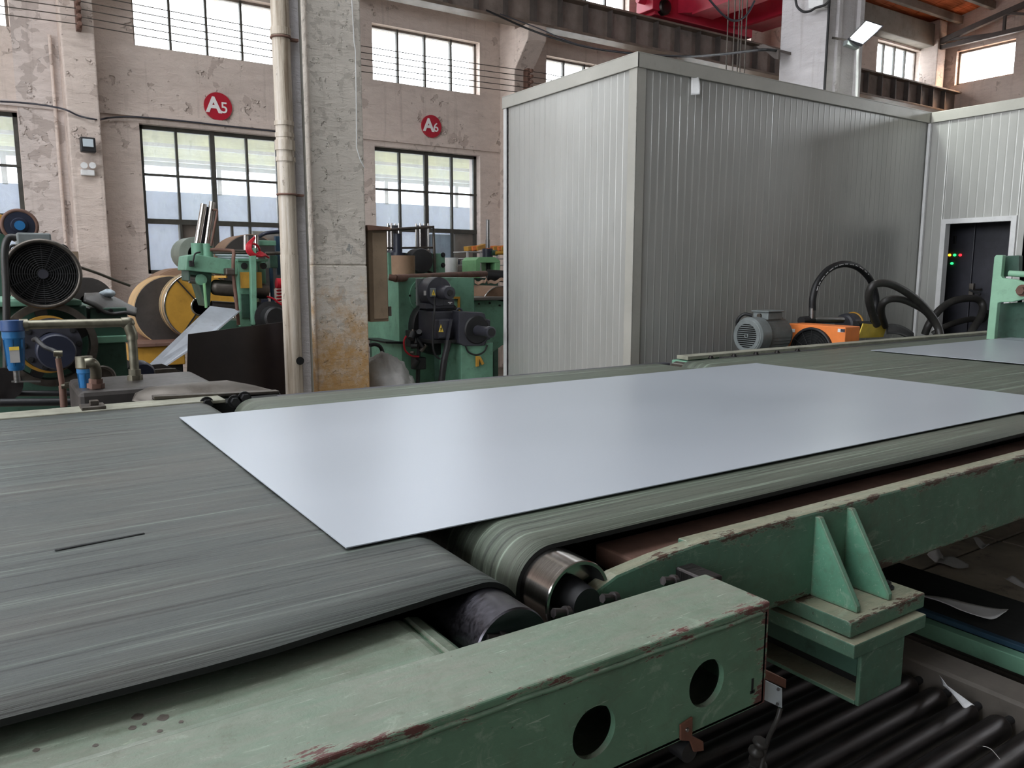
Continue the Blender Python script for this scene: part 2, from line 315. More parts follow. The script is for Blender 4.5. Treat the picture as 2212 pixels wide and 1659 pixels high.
# ------------------------------------------------------------------ mesh builder
class MB:
    def __init__(s): s.v = []; s.f = []; s.sm = []; s.mi = []; s.cur = 0
    def add(s, vs, fs, smooth=False):
        b = len(s.v); s.v += [Vector(v) for v in vs]
        for f in fs: s.f.append([b+i for i in f]); s.sm.append(smooth); s.mi.append(s.cur)
        return s
    def box(s, x0, x1, y0, y1, z0, z1):
        if x0 > x1: x0, x1 = x1, x0
        if y0 > y1: y0, y1 = y1, y0
        if z0 > z1: z0, z1 = z1, z0
        return s.add([(x0, y0, z0), (x1, y0, z0), (x1, y1, z0), (x0, y1, z0), (x0, y0, z1), (x1, y0, z1), (x1, y1, z1), (x0, y1, z1)],
                     [(0, 3, 2, 1), (4, 5, 6, 7), (0, 1, 5, 4), (1, 2, 6, 5), (2, 3, 7, 6), (3, 0, 4, 7)])
    def frame(s, p, q):
        a = (Vector(q)-Vector(p)); L = a.length; a = a/L if L else Vector((0, 0, 1))
        r = Vector((0, 0, 1)) if abs(a.z) < .9 else Vector((0, 1, 0))
        u = a.cross(r).normalized(); return a, u, u.cross(a).normalized(), L
    def cyl(s, p, q, r, n=16, r2=None, cap=True):
        p = Vector(p); q = Vector(q); a, u, w, L = s.frame(p, q); r2 = r if r2 is None else r2
        ring = [(math.cos(2*PI*i/n), math.sin(2*PI*i/n)) for i in range(n)]
        vs = [p+u*c*r+w*d*r for c, d in ring]+[q+u*c*r2+w*d*r2 for c, d in ring]
        s.add(vs, [(i, (i+1) % n, n+(i+1) % n, n+i) for i in range(n)], True)
        if cap: s.add(vs[:n], [tuple(range(n))[::-1]]); s.add(vs[n:], [tuple(range(n))])
        return s
    def bar(s, p, q, w, h):
        p = Vector(p); q = Vector(q); a, u, v, L = s.frame(p, q); u = u*w/2; v = v*h/2
        vs = [p-u-v, p+u-v, p+u+v, p-u+v, q-u-v, q+u-v, q+u+v, q-u+v]
        return s.add(vs, [(0, 3, 2, 1), (4, 5, 6, 7), (0, 1, 5, 4), (1, 2, 6, 5), (2, 3, 7, 6), (3, 0, 4, 7)])
    def prism(s, pts, d):
        """polygon (3-D points) extruded by vector d"""
        pts = [Vector(p) for p in pts]; d = Vector(d); n = len(pts)
        nrm = Vector((0, 0, 0))
        for i in range(n): nrm += pts[i].cross(pts[(i+1) % n])
        if nrm.dot(d) > 0: pts = pts[::-1]
        return s.add(pts+[p+d for p in pts], [tuple(range(n)), tuple(range(2*n-1, n-1, -1))]+[((i+1) % n, i, n+i, n+(i+1) % n) for i in range(n)])
    def lathe(s, o, ax, prof, n=32, smooth=True):
        """prof: (distance along axis, radius) from start to end"""
        o = Vector(o); a = Vector(ax).normalized(); _, u, w, _ = s.frame(Vector((0, 0, 0)), a)
        def ring(t_, r): return [o+a*t_+(u*math.cos(2*PI*i/n)+w*math.sin(2*PI*i/n))*max(r, 1e-5) for i in range(n)]
        vs = ring(*prof[0]); fs = []; last = 0; pd_ = None
        for k in range(len(prof)-1):
            d = Vector((prof[k+1][0]-prof[k][0], prof[k+1][1]-prof[k][1]))
            if d.length < 1e-7: continue
            if pd_ is not None and pd_.angle(d) > .5: last = len(vs); vs += ring(*prof[k])   # sharp edge: split the shading
            pd_ = d; nx_ = len(vs); vs += ring(*prof[k+1])
            for i in range(n): fs.append((last+i, last+(i+1) % n, nx_+(i+1) % n, nx_+i))
            last = nx_
        return s.add(vs, fs, smooth)
    def tube(s, pts, r, n=10, closed=False, cap=True):
        pts = [Vector(p) for p in pts]; N = len(pts); vs = []; up = None
        for i, p in enumerate(pts):
            t_ = (pts[min(i+1, N-1)]-pts[max(i-1, 0)]).normalized()
            if up is None: up = t_.orthogonal().normalized()
            up = (up-t_*up.dot(t_)).normalized(); sd = t_.cross(up)
            rr = r[i] if isinstance(r, (list, tuple)) else r
            vs += [p+(up*math.cos(2*PI*k/n)+sd*math.sin(2*PI*k/n))*rr for k in range(n)]
        fs = [(j*n+k, j*n+(k+1) % n, (j+1)*n+(k+1) % n, (j+1)*n+k) for j in range(N-1) for k in range(n)]
        s.add(vs, fs, True)
        if cap: s.add(vs[:n], [tuple(range(n))[::-1]]); s.add(vs[-n:], [tuple(range(n))])
        return s
    def torus(s, c, ax, R, r, n=32, m=8):
        c = Vector(c); a = Vector(ax).normalized(); _, u, w, _ = s.frame(Vector((0, 0, 0)), a); vs = []; fs = []
        for i in range(n):
            d = u*math.cos(2*PI*i/n)+w*math.sin(2*PI*i/n)
            for j in range(m): vs.append(c+d*(R+r*math.cos(2*PI*j/m))+a*r*math.sin(2*PI*j/m))
        for i in range(n):
            for j in range(m): fs.append((i*m+j, ((i+1) % n)*m+j, ((i+1) % n)*m+(j+1) % m, i*m+(j+1) % m))
        return s.add(vs, fs, True)
    def grid(s, fn, nu, nv, smooth=True):
        vs = [fn(i/nu, j/nv) for i in range(nu+1) for j in range(nv+1)]
        return s.add(vs, [(i*(nv+1)+j, (i+1)*(nv+1)+j, (i+1)*(nv+1)+j+1, i*(nv+1)+j+1) for i in range(nu) for j in range(nv)], smooth)

def wloc(o):
    v = Vector((0, 0, 0))
    while o: v = v+o.location; o = o.parent
    return v
def part(name, mb, mat, parent, bevel=0, label=None, solid=0, seg=2):
    me = bpy.data.meshes.new(name); off = wloc(parent) if parent else Vector((0, 0, 0)); loc = Vector((0, 0, 0))
    if parent is None:
        lo = Vector([min(v[k] for v in mb.v) for k in range(3)]); hi = Vector([max(v[k] for v in mb.v) for k in range(3)])
        loc = Vector(((lo.x+hi.x)/2, (lo.y+hi.y)/2, lo.z)); off = loc
    me.from_pydata([v-off for v in mb.v], [], mb.f)
    me.polygons.foreach_set('use_smooth', mb.sm)
    for m in (mat if isinstance(mat, list) else [mat]): me.materials.append(m)
    if isinstance(mat, list): me.polygons.foreach_set('material_index', mb.mi)
    me.update()
    o = bpy.data.objects.new(name, me); COL.objects.link(o); o.location = loc; o.parent = parent
    if solid:
        m = o.modifiers.new('s', 'SOLIDIFY'); m.thickness = solid; m.offset = 0
    if bevel:
        m = o.modifiers.new('b', 'BEVEL'); m.width = bevel; m.segments = seg; m.limit_method = 'ANGLE'; m.angle_limit = .7
    if label: o['label'] = label
    return o
def thing(name, label, cat, loc, group=None):
    o = bpy.data.objects.new(name, None); COL.objects.link(o); o.location = loc; o.empty_display_size = .1
    o['label'] = label; o['category'] = cat
    if group: o['group'] = group
    return o
def solo(name, mb, mat, label, cat, bevel=0, group=None, solid=0):
    o = part(name, mb, mat, None, bevel, None, solid); o['label'] = label; o['category'] = cat
    if group: o['group'] = group
    return o
def struct(name, mb, mat, parent=None, bevel=0):
    o = part(name, mb, mat, parent, bevel)
    if parent is None: o['kind'] = 'structure'
    return o
def sroot(name, loc):
    o = bpy.data.objects.new(name, None); COL.objects.link(o); o.location = loc; o['kind'] = 'structure'; return o
def pbox(mb, x0, y0, x1, y1, Y, d):
    """box whose front face on the plane Y spans these pixels; d = depth away from the viewer"""
    xm, ym = (x0+x1)/2, (y0+y1)/2
    a = P(x0, ym, Y=Y).x; b = P(x1, ym, Y=Y).x; zt = P(xm, y0, Y=Y).z; zb = P(xm, y1, Y=Y).z
    return mb.box(a, b, Y, Y+d, zb, zt)
def pprism(mb, pts, Y, d): return mb.prism([P(x, y, Y=Y) for x, y in pts], (0, d, 0))
def xprism(mb, pts, X, d): return mb.prism([P(x, y, X=X) for x, y in pts], (d, 0, 0))
def spline(pts, n=8):
    pts = [Vector(p) for p in pts]; out = []; q = [pts[0]*2-pts[1]]+pts+[pts[-1]*2-pts[-2]]
    for i in range(1, len(q)-2):
        for k in range(n):
            t_ = k/n; a, b, c, d = q[i-1], q[i], q[i+1], q[i+2]
            out.append(.5*((2*b)+(c-a)*t_+(2*a-5*b+4*c-d)*t_*t_+(3*b-a-3*c+d)*t_**3))
    out.append(pts[-1]); return out
def hexbolt(mb, c, ax, r, h):
    c = Vector(c); a = Vector(ax).normalized(); mb.cyl(c, c+a*h, r, 6); mb.cyl(c-a*.001, c+a*h*.25, r*1.45, 14); return mb
def text_mesh(txt, size, loc, rot, mat, parent, name='lettering', ext=.002, off=0, label=None):
    cu = bpy.data.curves.new('t', 'FONT'); cu.body = txt; cu.size = size; cu.extrude = ext; cu.offset = off
    cu.align_x = 'CENTER'; cu.align_y = 'CENTER'
    ob = bpy.data.objects.new('t', cu); COL.objects.link(ob); ob.rotation_euler = rot
    bpy.context.view_layer.update(); dg = bpy.context.evaluated_depsgraph_get()
    me = bpy.data.meshes.new_from_object(ob.evaluated_get(dg)); me.transform(ob.matrix_world)
    me.transform(Matrix.Translation(Vector(loc)-(wloc(parent) if parent else Vector((0, 0, 0)))))
    bpy.data.objects.remove(ob)
    me.materials.clear(); me.materials.append(mat); me.name = name
    o = bpy.data.objects.new(name, me); COL.objects.link(o); o.parent = parent
    if label: o['label'] = label
    return o
# ================================================================== SETTING
WY = 10.35; EX = 18.3
fl = MB().box(-9, 30, -7, 16, -.1, 0); struct('floor', fl, M['floor'])
# --- window wall (Y = WY), built of blocks around the openings
xs = sorted(set([-7, EX]+[v for w in LOW for v in w])); zs = [0]+[v for w in TIERS for v in w]+[7.3]
wl = MB()
for i in range(len(xs)-1):
    for k in range(len(zs)-1):
        hole = any(abs(xs[i]-a) < 1e-6 for a, b in LOW) and any(abs(zs[k]-a) < 1e-6 for a, b in TIERS)
        if not hole: wl.box(xs[i], xs[i+1], WY, WY+.32, zs[k], zs[k+1])
wall = struct('wall_back', wl, [M['wall']])
# ledge band over the lower windows
struct('ledge', MB().box(1.16, 6.6, WY-.03, WY+.02, 3.29, 3.34), M['wall'], wall)
struct('ledge', MB().box(-7, .83, WY-.03, WY+.02, 3.27, 3.33), M['wall_peel'], wall)
# pilasters with corbels under the crane beam
for px, peel in ((.99, 0), (6.78, 0), (12.9, 0), (18.0, 0)):
    pm = MB().box(px-.16, px+.16, 9.95, WY+.01, 0, 7.0)
    pm.prism([(px-.16, 9.96, 4.40), (px-.16, 9.60, 4.78), (px-.16, 9.60, 4.98), (px-.16, 9.96, 4.98)], (.32, 0, 0))
    struct('pilaster', pm, M['wall_peel'] if peel else M['wall'], wall, .015)
struct('peeling_panel', MB().box(.392, .83, WY-.012, WY+.01, 0, 7.0), M['wall_peel'], wall)
# end wall (X = EX) with its bright window
y1w, y0w = P(2065, 140, X=EX).y, P(2192, 120, X=EX).y; zt = P(2127, 98, X=EX).z; zb = P(2127, 172, X=EX).z
ew = MB()
for (a, b, c, d) in ((-7, SKY_E[0], 0, 8.9), (SKY_E[0], SKY_E[1], 0, SKY_E[2]), (SKY_E[0], SKY_E[1], SKY_E[3], 10.8), (SKY_E[1], y0w, 0, 10.8), (y1w, WY+.32, 0, 8.9), (y0w, y1w, 0, zb), (y0w, y1w, zt, 8.9)): ew.box(EX, EX+.3, a, b, c, d)
ewo = struct('wall_right', ew, M['wall'])
# the rest of the hall, behind and beside the viewer
struct('wall_left', MB().box(-7.4, -7.1, -7, SKY_L[0], 0, 10.5).box(-7.4, -7.1, SKY_L[1], WY+.32, 0, 10.5).box(-7.4, -7.1, SKY_L[0], SKY_L[1], 0, SKY_L[2]).box(-7.4, -7.1, SKY_L[0], SKY_L[1], SKY_L[3], 10.5), M['wall'])
struct('wall_front', MB().box(-7.4, EX+.3, -7.3, -7, 0, 9), M['dimwall'])
wn = [0]
def window(x0, x1, z0, z1, cols, rows, glassm, small=False):
    """steel frame, glazing bars and single panes in an opening of the window wall"""
    wn[0] += 1; y = WY+.13
    r = sroot('window_%d' % wn[0], ((x0+x1)/2, y, z0))
    w = .045 if not small else .03
    f = MB()
    f.box(x0, x0+w, y-.02, y+.03, z0, z1).box(x1-w, x1, y-.02, y+.03, z0, z1).box(x0, x1, y-.02, y+.03, z0, z0+w).box(x0, x1, y-.02, y+.03, z1-w, z1)
    part('window_frame', f, M['frame'] if not small else M['frame_light'], r)
    for i in range(1, cols):
        xx = x0+(x1-x0)*i/cols; hw = .028 if (i == cols//2 and not small) else .013
        part('mullion', MB().box(xx-hw, xx+hw, y-.03, y+.03, z0, z1), M['frame'], r)
    for z in rows: part('glazing_bar', MB().box(x0, x1, y-.028, y+.028, z-(.03 if z < 2.3 else .013), z+(.03 if z < 2.3 else .013)), M['frame'], r)
    zz = [z0]+list(rows)+[z1]
    for i in range(cols):
        for k in range(len(zz)-1):
            a = x0+(x1-x0)*i/cols; b = x0+(x1-x0)*(i+1)/cols
            part('pane', MB().box(a+.01, b-.01, y, y+.004, zz[k]+.01, zz[k+1]-.01), glassm, r)
    return r
for k, (a, b) in enumerate(LOW):
    if k < 3:
        wr = window(a, b, TIERS[0][0], TIERS[0][1], 4, (2.10, 2.65), M['pane_dust'])
        if k == 1:
            part('board', MB().box(2.0, 2.42, WY+.16, WY+.19, 1.5, 2.08), M['board'], wr)
            part('board', MB().box(2.9, 3.28, WY+.16, WY+.19, 1.5, 2.02), M['board'], wr)
            part('glazing_bar', MB().box(2.62, 2.645, WY+.10, WY+.16, 1.5, 2.08), M['frame'], wr)
        if k == 2:
            part('board', MB().box(5.88, 6.23, WY+.16, WY+.19, 1.5, 2.07), M['board'], wr)
            part('frosted_sheet', MB().box(5.42, 5.85, WY+.15, WY+.165, 1.45, 2.05), M['frost'], wr, label='pale frosted sheet leaning in the lower pane')
    window(a, b, TIERS[1][0], TIERS[1][1], 4, (), M['pane_clear'], True)
    if k > 2: window(a, b, TIERS[2][0], TIERS[2][1], 4, (), M['pane_clear'], True)
# bright window of the end wall
wn[0] += 1; r = sroot('window_%d' % wn[0], (EX+.12, (y0w+y1w)/2, zb)); f = MB()
for (a, b, c, d) in ((y0w, y1w, zb, zb+.04), (y0w, y1w, zt-.04, zt), (y0w, y0w+.04, zb, zt), (y1w-.04, y1w, zb, zt)): f.box(EX+.1, EX+.15, a, b, c, d)
part('window_frame', f, M['frame_light'], r)
for i in range(3): part('pane', MB().box(EX+.12, EX+.124, y0w+(y1w-y0w)*i/3+.01, y0w+(y1w-y0w)*(i+1)/3-.01, zb+.02, zt-.02), M['pane_clear'], r)
# --- roof: eave beam, purlins running along the wall, orange boards, steel trusses
ce = sroot('ceiling', (8, 5, 7.2))
slope = .20
def roofz(y): return 6.98+(WY-y)*slope
part('eave_beam', MB().box(-7, EX, WY-.30, WY+.3, 6.46, 6.93), M['concrete'], ce, .02)
nb = 0
for i in range(11):
    y = WY-.62-i*.66
    part('purlin', MB().prism([(1.2, y-.05, roofz(y)-.19), (1.2, y+.05, roofz(y)-.19), (1.2, y+.05, roofz(y)-.03), (1.2, y-.05, roofz(y)-.03)], (EX-1.2, 0, 0)), M['concrete'], ce, .01)
E1, E2 = WY+.3, 3.4
for i in range(32):
    i += 26
    x0 = 1.2+i*.295
    part('roof_board', MB().prism([(x0, E1, roofz(E1)+random.uniform(-.006, .006)), (x0, E2, roofz(E2)), (x0, E2, roofz(E2)+.03), (x0, E1, roofz(E1)+.03)], (.285, 0, 0)), M['roofboard'], ce)

def roofz2(y): return roofz(1.2+abs(y-1.2))
def roofq(a, b, x0, x1): part('roof_cover', MB().prism([(x0, a, roofz2(a)+.05), (x0, b, roofz2(b)+.05), (x0, b, roofz2(b)+.15), (x0, a, roofz2(a)+.15)], (x1-x0, 0, 0)), M['concrete'], ce)
roofq(E1, 6.4, -7.4, EX); roofq(5.0, 3.4, -7.4, EX); roofq(6.4, 5.0, 3.2, EX); roofq(1.2, -7.3, -7.4, EX); roofq(3.4, 1.2, 1.2, EX)
for n_, tx in enumerate((12.97, 17.95)):
    tr = sroot('trim_%d' % (n_+1), (tx, 5, 6.8))
    zb_ = 6.42
    ys = [9.9-i*1.25 for i in range(6)]
    part('bottom_chord', MB().bar((tx, 10.0, zb_), (tx, 2.2, zb_), .09, .09), M['girder'], tr)
    part('top_chord', MB().bar((tx, 10.0, zb_+.12), (tx, 2.2, zb_+.12+7.8*slope), .11, .11), M['girder'], tr)
    for i, y in enumerate(ys):
        zt_ = zb_+.12+(10.0-y)*slope
        if i: part('truss_post', MB().bar((tx, y, zb_), (tx, y, zt_), .05, .05), M['girder'], tr)
        if i < 5: part('truss_diagonal', MB().bar((tx, y, zt_), (tx, ys[i+1], zb_), .05, .05), M['girder'], tr)
# --- neighbouring building seen through the lower windows
nbg = sroot('neighbour_building', (8, 13.5, 0))
part('outer_wall', MB().box(-9, 30, 13.3, 13.6, 0, 2.72), M['outer'], nbg)
part('outer_wall', MB().box(-9, 30, 13.32, 13.6, 3.1, 3.3), M['white'], nbg)
t = NT('canopy_sheeting'); n = t.noise(t.pos((.6, 8, 1)), 2, 4, .6)
cc_ = t.ramp(n, [(.3, lin((190, 188, 166))), (.7, lin((212, 210, 188)))])
d1 = t.n('ShaderNodeBsdfDiffuse'); t.set(d1.inputs[0], cc_); d2 = t.n('ShaderNodeBsdfTranslucent'); t.set(d2.inputs[0], cc_)
mx = t.n('ShaderNodeMixShader'); mx.inputs[0].default_value = .5; t.set(mx.inputs[1], d1); t.set(mx.inputs[2], d2); t.set(t.out.inputs[0], mx); M['canopy'] = t.m
struct('bounce_ground', MB().box(-9, 30, WY+.33, 13.3, 0, .02), M['white'])  # unseen white ground, added to bounce light up under the canopy
part('canopy', MB().prism([(-9, 13.45, 3.12), (-9, 11.35, 3.72), (-9, 11.35, 3.76), (-9, 13.45, 3.16)], (39, 0, 0)), M['canopy'], nbg)
for y in (11.6, 12.1, 12.6, 13.1): part('canopy_batten', MB().bar((-9, y, 3.70-(y-11.35)*.286-.03), (30, y, 3.70-(y-11.35)*.286-.03), .05, .05), M['white'], nbg)
for i in range(20): part('post', MB().box(-7+i*1.45, -6.93+i*1.45, 13.3, 13.38, 2.7, 3.12), M['white'], nbg)

# ================================================================== WALL FITTINGS
c1 = crop(0, 0, 3.16)
def sign(cx, cy, r_px, big, small, lab):
    c = P(cx, cy, Y=WY-.02); r = r_px*S(c)
    s_ = thing('wall_sign', lab, 'sign', c, 'round bay signs on the window wall')
    part('sign_disc', MB().cyl((c.x, WY, c.z), (c.x, WY-.03, c.z), r, 48), M['sign_red'], s_, .003)
    text_mesh(big, r*1.55, (c.x-r*.33, WY-.034, c.z+r*.02), (PI/2, 0, 0), M['sign_white'], s_, 'letter', .003, .008, 'white letter')
    text_mesh(small, r*1.12, (c.x+r*.42, WY-.034, c.z-r*.10), (PI/2, 0, 0), M['sign_white'], s_, 'digit', .003, .001, 'white digit')
sign(471, 230, 29, 'A', '5', 'round red wall sign reading A5 above the left lower window')
sign(932, 273, 23.5, 'A', '6', 'round red wall sign reading A6 above the window right of the column')
# square lamp on the wall
c = P(190, 311, Y=9.95-.1)
s_ = thing('wall_floodlight', 'small square black floodlight, unlit, on the face of the left pilaster', 'light', c)
m = MB(); pbox(m, 174, 296, 207, 328, 9.95-.16, .10); part('housing', m, M['black'], s_, .01)
m = MB(); pbox(m, 179, 300, 202, 317, 9.95-.175, .02); part('lens', m, M['frost'], s_, .004)
part('bracket', MB().box(c.x-.02, c.x+.02, 9.95-.08, 9.95, c.z-.03, c.z+.03), M['black'], s_)
# twin emergency light
c = P(188, 370, Y=9.95)
s_ = thing('emergency_light', 'white twin-head emergency light box on the pilaster under the square floodlight', 'light', c)
m = MB(); pbox(m, 175, 366, 205, 379, 9.95-.07, .07); part('battery_box', m, M['white'], s_, .01)
for px in (181, 199):
    q = P(px, 358, Y=9.95-.05); part('lamp_head', MB().lathe((q.x, 9.95-.09, q.z), (0, 1, 0), [(0, .0), (0, .034), (.03, .034), (.05, .015), (.06, 0)], 20), M['white'], s_)
# conduits down the left pilaster
q0 = P(124, 78, Y=9.9); q0.x = P(143, 311, Y=9.9).x-.05
solo('conduit', MB().cyl((q0.x, 10.30, q0.z+.1), (q0.x, 10.30, .6), .018, 10), M['wall'], 'thin white conduit running down the wall beside the left pilaster', 'conduit')
qq = P(140, 100, Y=9.7)
# cable draped along the wall above the windows
pts = [P(0, 219, Y=10.2), P(70, 224, Y=10.2), P(135, 235, Y=9.93), P(170, 250, Y=9.93), P(206, 258, Y=9.93), P(222, 257, Y=10.28), P(240, 254, Y=10.3), P(300, 253, Y=10.3), P(400, 262, Y=10.3), P(470, 270, Y=10.3), P(598, 284, Y=10.3)]
solo('wall_cable', MB().tube(spline(pts), .010, 6), M['darkgrey'], 'dark cable drooping along the wall above the left windows', 'cable')
# five trolley wires with insulator racks
for i in range(5):
    z = 4.39-i*.078
    pts = [Vector((-2+x*1.0, 9.79, z-.05*math.sin(((x-2-1.0) % 6)/6*PI))) for x in range(21)]
    solo('trolley_wire', MB().tube(pts, .0055, 5), M['dullsteel'], ['topmost', 'second from top', 'middle', 'fourth from top', 'lowest'][i]+' of the five thin bare wires strung along the window wall', 'wire', 0, 'bare trolley wires along the wall')
for ix, lab in ((1.0, 'insulator rack of the bare wires on the left peeling pilaster'), (6.8, 'insulator rack of the bare wires on the pilaster beside the cabin')):
    s_ = thing('insulator_rack', lab, 'insulator', (ix, 9.9, 4.1), 'insulator racks')
    part('rack_bar', MB().box(ix-.025, ix+.025, 9.84, 9.95, 4.04, 4.44), M['rust'], s_, .004)
    for i in range(5): part('insulator', MB().lathe((ix, 9.75, 4.39-i*.078), (0, 1, 0), [(0, 0), (0, .02), (.02, .028), (.04, .018), (.06, .028), (.09, .02), (.09, 0)], 12), M['rust'], s_)

# ================================================================== CRANE RUNWAY AND CRANE
rb = thing('crane_runway_beam', 'long dark riveted steel beam running under the upper windows', 'beam', (7, 9.7, 4.98))
part('web', MB().box(-6.5, EX-.05, 9.72, 9.74, 5.02, 5.42), M['web'], rb)
part('flange', MB().box(-6.5, EX-.05, 9.62, 9.86, 4.98, 5.02), M['girder_edge'], rb, .004, 'lower flange')
part('flange', MB().box(-6.5, EX-.05, 9.58, 9.88, 5.42, 5.45), M['girder_edge'], rb, .004, 'upper flange')
part('crane_rail', MB().box(-6.5, EX-.05, 9.70, 9.76, 5.45, 5.50), M['dullsteel'], rb, .004)
x = 6.28-.475*26
while x < EX-.2:
    w_ = .03 if abs((x-6.75) % 6.1) < .24 else .012
    part('stiffener', MB().box(x-w_, x+w_, 9.62, 9.725, 5.02, 5.42), M['girder'], rb); x += .475
cr = thing('overhead_crane', 'dark red overhead travelling crane standing on the runway beam', 'crane', (9.8, 9.8, 5.5))
part('end_truck', MB().box(9.05, 11.35, 9.62, 9.88, 5.515, 5.98), M['red'], cr, .012)
part('wheel_box', MB().box(8.95, 9.35, 9.56, 9.94, 5.56, 5.82), M['red'], cr, .01)
part('wheel', MB().lathe((9.2, 9.5, 5.63), (0, 1, 0), [(0, 0), (0, .06), (.02, .105), (.05, .12), (.3, .105), (.3, 0)], 28), M['blacksteel'], cr)
part('buffer', MB().cyl((8.8, 9.75, 5.72), (8.96, 9.75, 5.72), .05, 14), M['red'], cr)
for xx, lab in ((9.55, 'nearer box girder'), (10.75, 'farther box girder')):
    g = part('box_girder', MB().prism([(xx, 9.65, 5.62), (xx, 9.2, 5.52), (xx, 1.5, 5.52), (xx, 1.5, 6.12), (xx, 9.65, 6.12)], (.34, 0, 0)), M['red'], cr, .01, lab)
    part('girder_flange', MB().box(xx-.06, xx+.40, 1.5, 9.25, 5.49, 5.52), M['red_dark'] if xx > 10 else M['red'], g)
part('walkway_plate', MB().box(9.0, 9.5, 1.5, 9.3, 5.98, 6.0), M['dullsteel'], cr)
for k in range(5):
    q = P([1572, 1586, 1596, 1602, 1612][k], 60, Y=6.3)
    solo('hoist_rope', MB().cyl((q.x, 6.3, 5.5), (q.x, 6.3, 2.0), .007, 6), M['dullsteel'], ['leftmost', 'second', 'middle', 'fourth', 'rightmost'][k]+' of five thin steel ropes hanging from the red crane', 'rope', 0, 'ropes hanging from the red crane')
pts = [P(x, y, Y=6.2) for x, y in ((1530, -4), (1545, 14), (1562, 32), (1582, 44), (1600, 42), (1616, 28), (1630, 2))]
solo('festoon_cable', MB().tube(spline(pts), .012, 6), M['darkgrey'], 'thin dark cable loop hanging below the red crane girder', 'cable')
# messenger cable with its bracket on the second column
pts = [P(1050, 22, Y=9.5), P(1140, 62, Y=9.3), P(1215, 88, Y=8.9), P(1290, 106, Y=8.5), P(1385, 117, Y=8), P(1480, 122, Y=7.4), P(1560, 117, Y=6.3), P(1640, 108, Y=5.4), P(1680, 109, Y=5.3)]
solo('messenger_cable', MB().tube(spline(pts), .014, 8), M['black'], 'black cable sagging in front of the crane beam over the cabin roof', 'cable')
pts = [P(1080, 30, Y=9.5), P(1160, 60, Y=9.2), P(1250, 96, Y=8.6), P(1370, 116, Y=8), P(1500, 120, Y=7.3), P(1600, 112, Y=6.6)]
solo('messenger_cable', MB().tube(spline(pts), .008, 6), M['darkgrey'], 'thinner cable tied beside the black sagging cable over the cabin', 'cable')

# ================================================================== COLUMNS
YC = 5.83
col1 = thing('concrete_column', 'tall flaking grey concrete column with ochre stains near its foot, beside the conveyor', 'column', (2.27, YC+.2, 0))
part('shaft', MB().box(2.065, 2.485, YC, YC+.45, 1.55, 7.6), M['column'], col1, .012)
part('base_shaft', MB().box(2.063, 2.487, YC-.002, YC+.452, 0, 1.548), M['column'], col1, .012)
a = P(617, 300, Y=5.6); 
pp = thing('downpipe', 'weathered off-white drainpipe standing left of the flaking column', 'pipe', (1.86, 5.72, 0))
xp = P(619, 400, Y=5.72).x+.0
r_ = .062
part('pipe_upper', MB().cyl((xp, 5.72, 2.83), (xp, 5.72, 7), r_, 28), M['pvc'], pp)
part('pipe_middle', MB().cyl((xp, 5.72, 1.62), (xp, 5.72, 2.83), r_*1.0, 28), M['pvc'], pp)
part('pipe_lower', MB().cyl((xp, 5.72, 0), (xp, 5.72, 1.62), r_*1.04, 28), M['pvc'], pp)
for y_, h_, k in ((72, .05, 1.12), (268, .03, 1.1), (293, .03, 1.08), (315, .07, 1.14), (345, .03, 1.12)):
    z = P(619, y_, Y=5.72).z; part('collar', MB().lathe((xp, 5.72, z-h_/2), (0, 0, 1), [(0, r_), (0, r_*k), (h_, r_*k), (h_, r_)], 28), M['pvc'], pp)
for y_ in (88, 422): 
    z = P(640, y_, Y=5.72).z; part('clip', MB().box(xp+.05, xp+.12, 5.70, 5.74, z-.008, z+.008).torus((xp, 5.72, z), (0, 0, 1), r_+.006, .008, 24, 6), M['rust'], pp)
q = P(650, 780, Y=5.64); part('drain_hole', MB().lathe((xp+.03, 5.72-.062, q.z), (0, -1, 0), [(0, .03), (.004, .03), (.004, 0)], 20), M['hole'], pp)
xr = P(652, 500, Y=5.75).x
solo('cable_duct', MB().box(xr-.035, xr+.03, 5.74, 5.86, 0, 7), M['col_plain'], 'narrow painted duct squeezed between the drainpipe and the flaking column', 'duct', .006)
solo('conduit', MB().cyl((xr+.045, 5.79, 0), (xr+.045, 5.79, 7), .018, 12), M['panel_trim'], 'thin grey conduit hugging the left edge of the flaking column', 'conduit')
# thin wire on the column face
pts = [P(760, 0, Y=5.81), P(765, 92, Y=5.81), P(768, 110, Y=5.80), P(770, 250, Y=5.81), P(770, 318, Y=5.80), P(778, 345, Y=5.80), P(787, 362, Y=5.81)]
solo('column_wire', MB().tube(pts, .004, 6), M['white'], 'thin pale wire strung down the right side of the flaking column face', 'wire')
# old cabinet on the column flank
cb = thing('switch_cabinet', 'tall brown old metal cabinet fixed to the right side of the flaking column', 'cabinet', P(818, 690, Y=YC+.1))
m = MB(); pbox(m, 797, 497, 838, 695, YC+.06, .32); part('cabinet_body', m, M['cabdoor'], cb, .006)
m = MB(); pbox(m, 807, 503, 837, 689, YC+.045, .014); part('door', m, M['cabdoor'], cb, .004)
m = MB(); pbox(m, 840, 662, 846, 683, YC+.06, .03); part('latch', m, M['dullsteel'], cb, .003)
m = MB(); pprism(m, [(795, 486), (838, 490), (845, 496), (797, 497)], YC+.0, .3); part('top_scrap', m, M['rust'], cb)
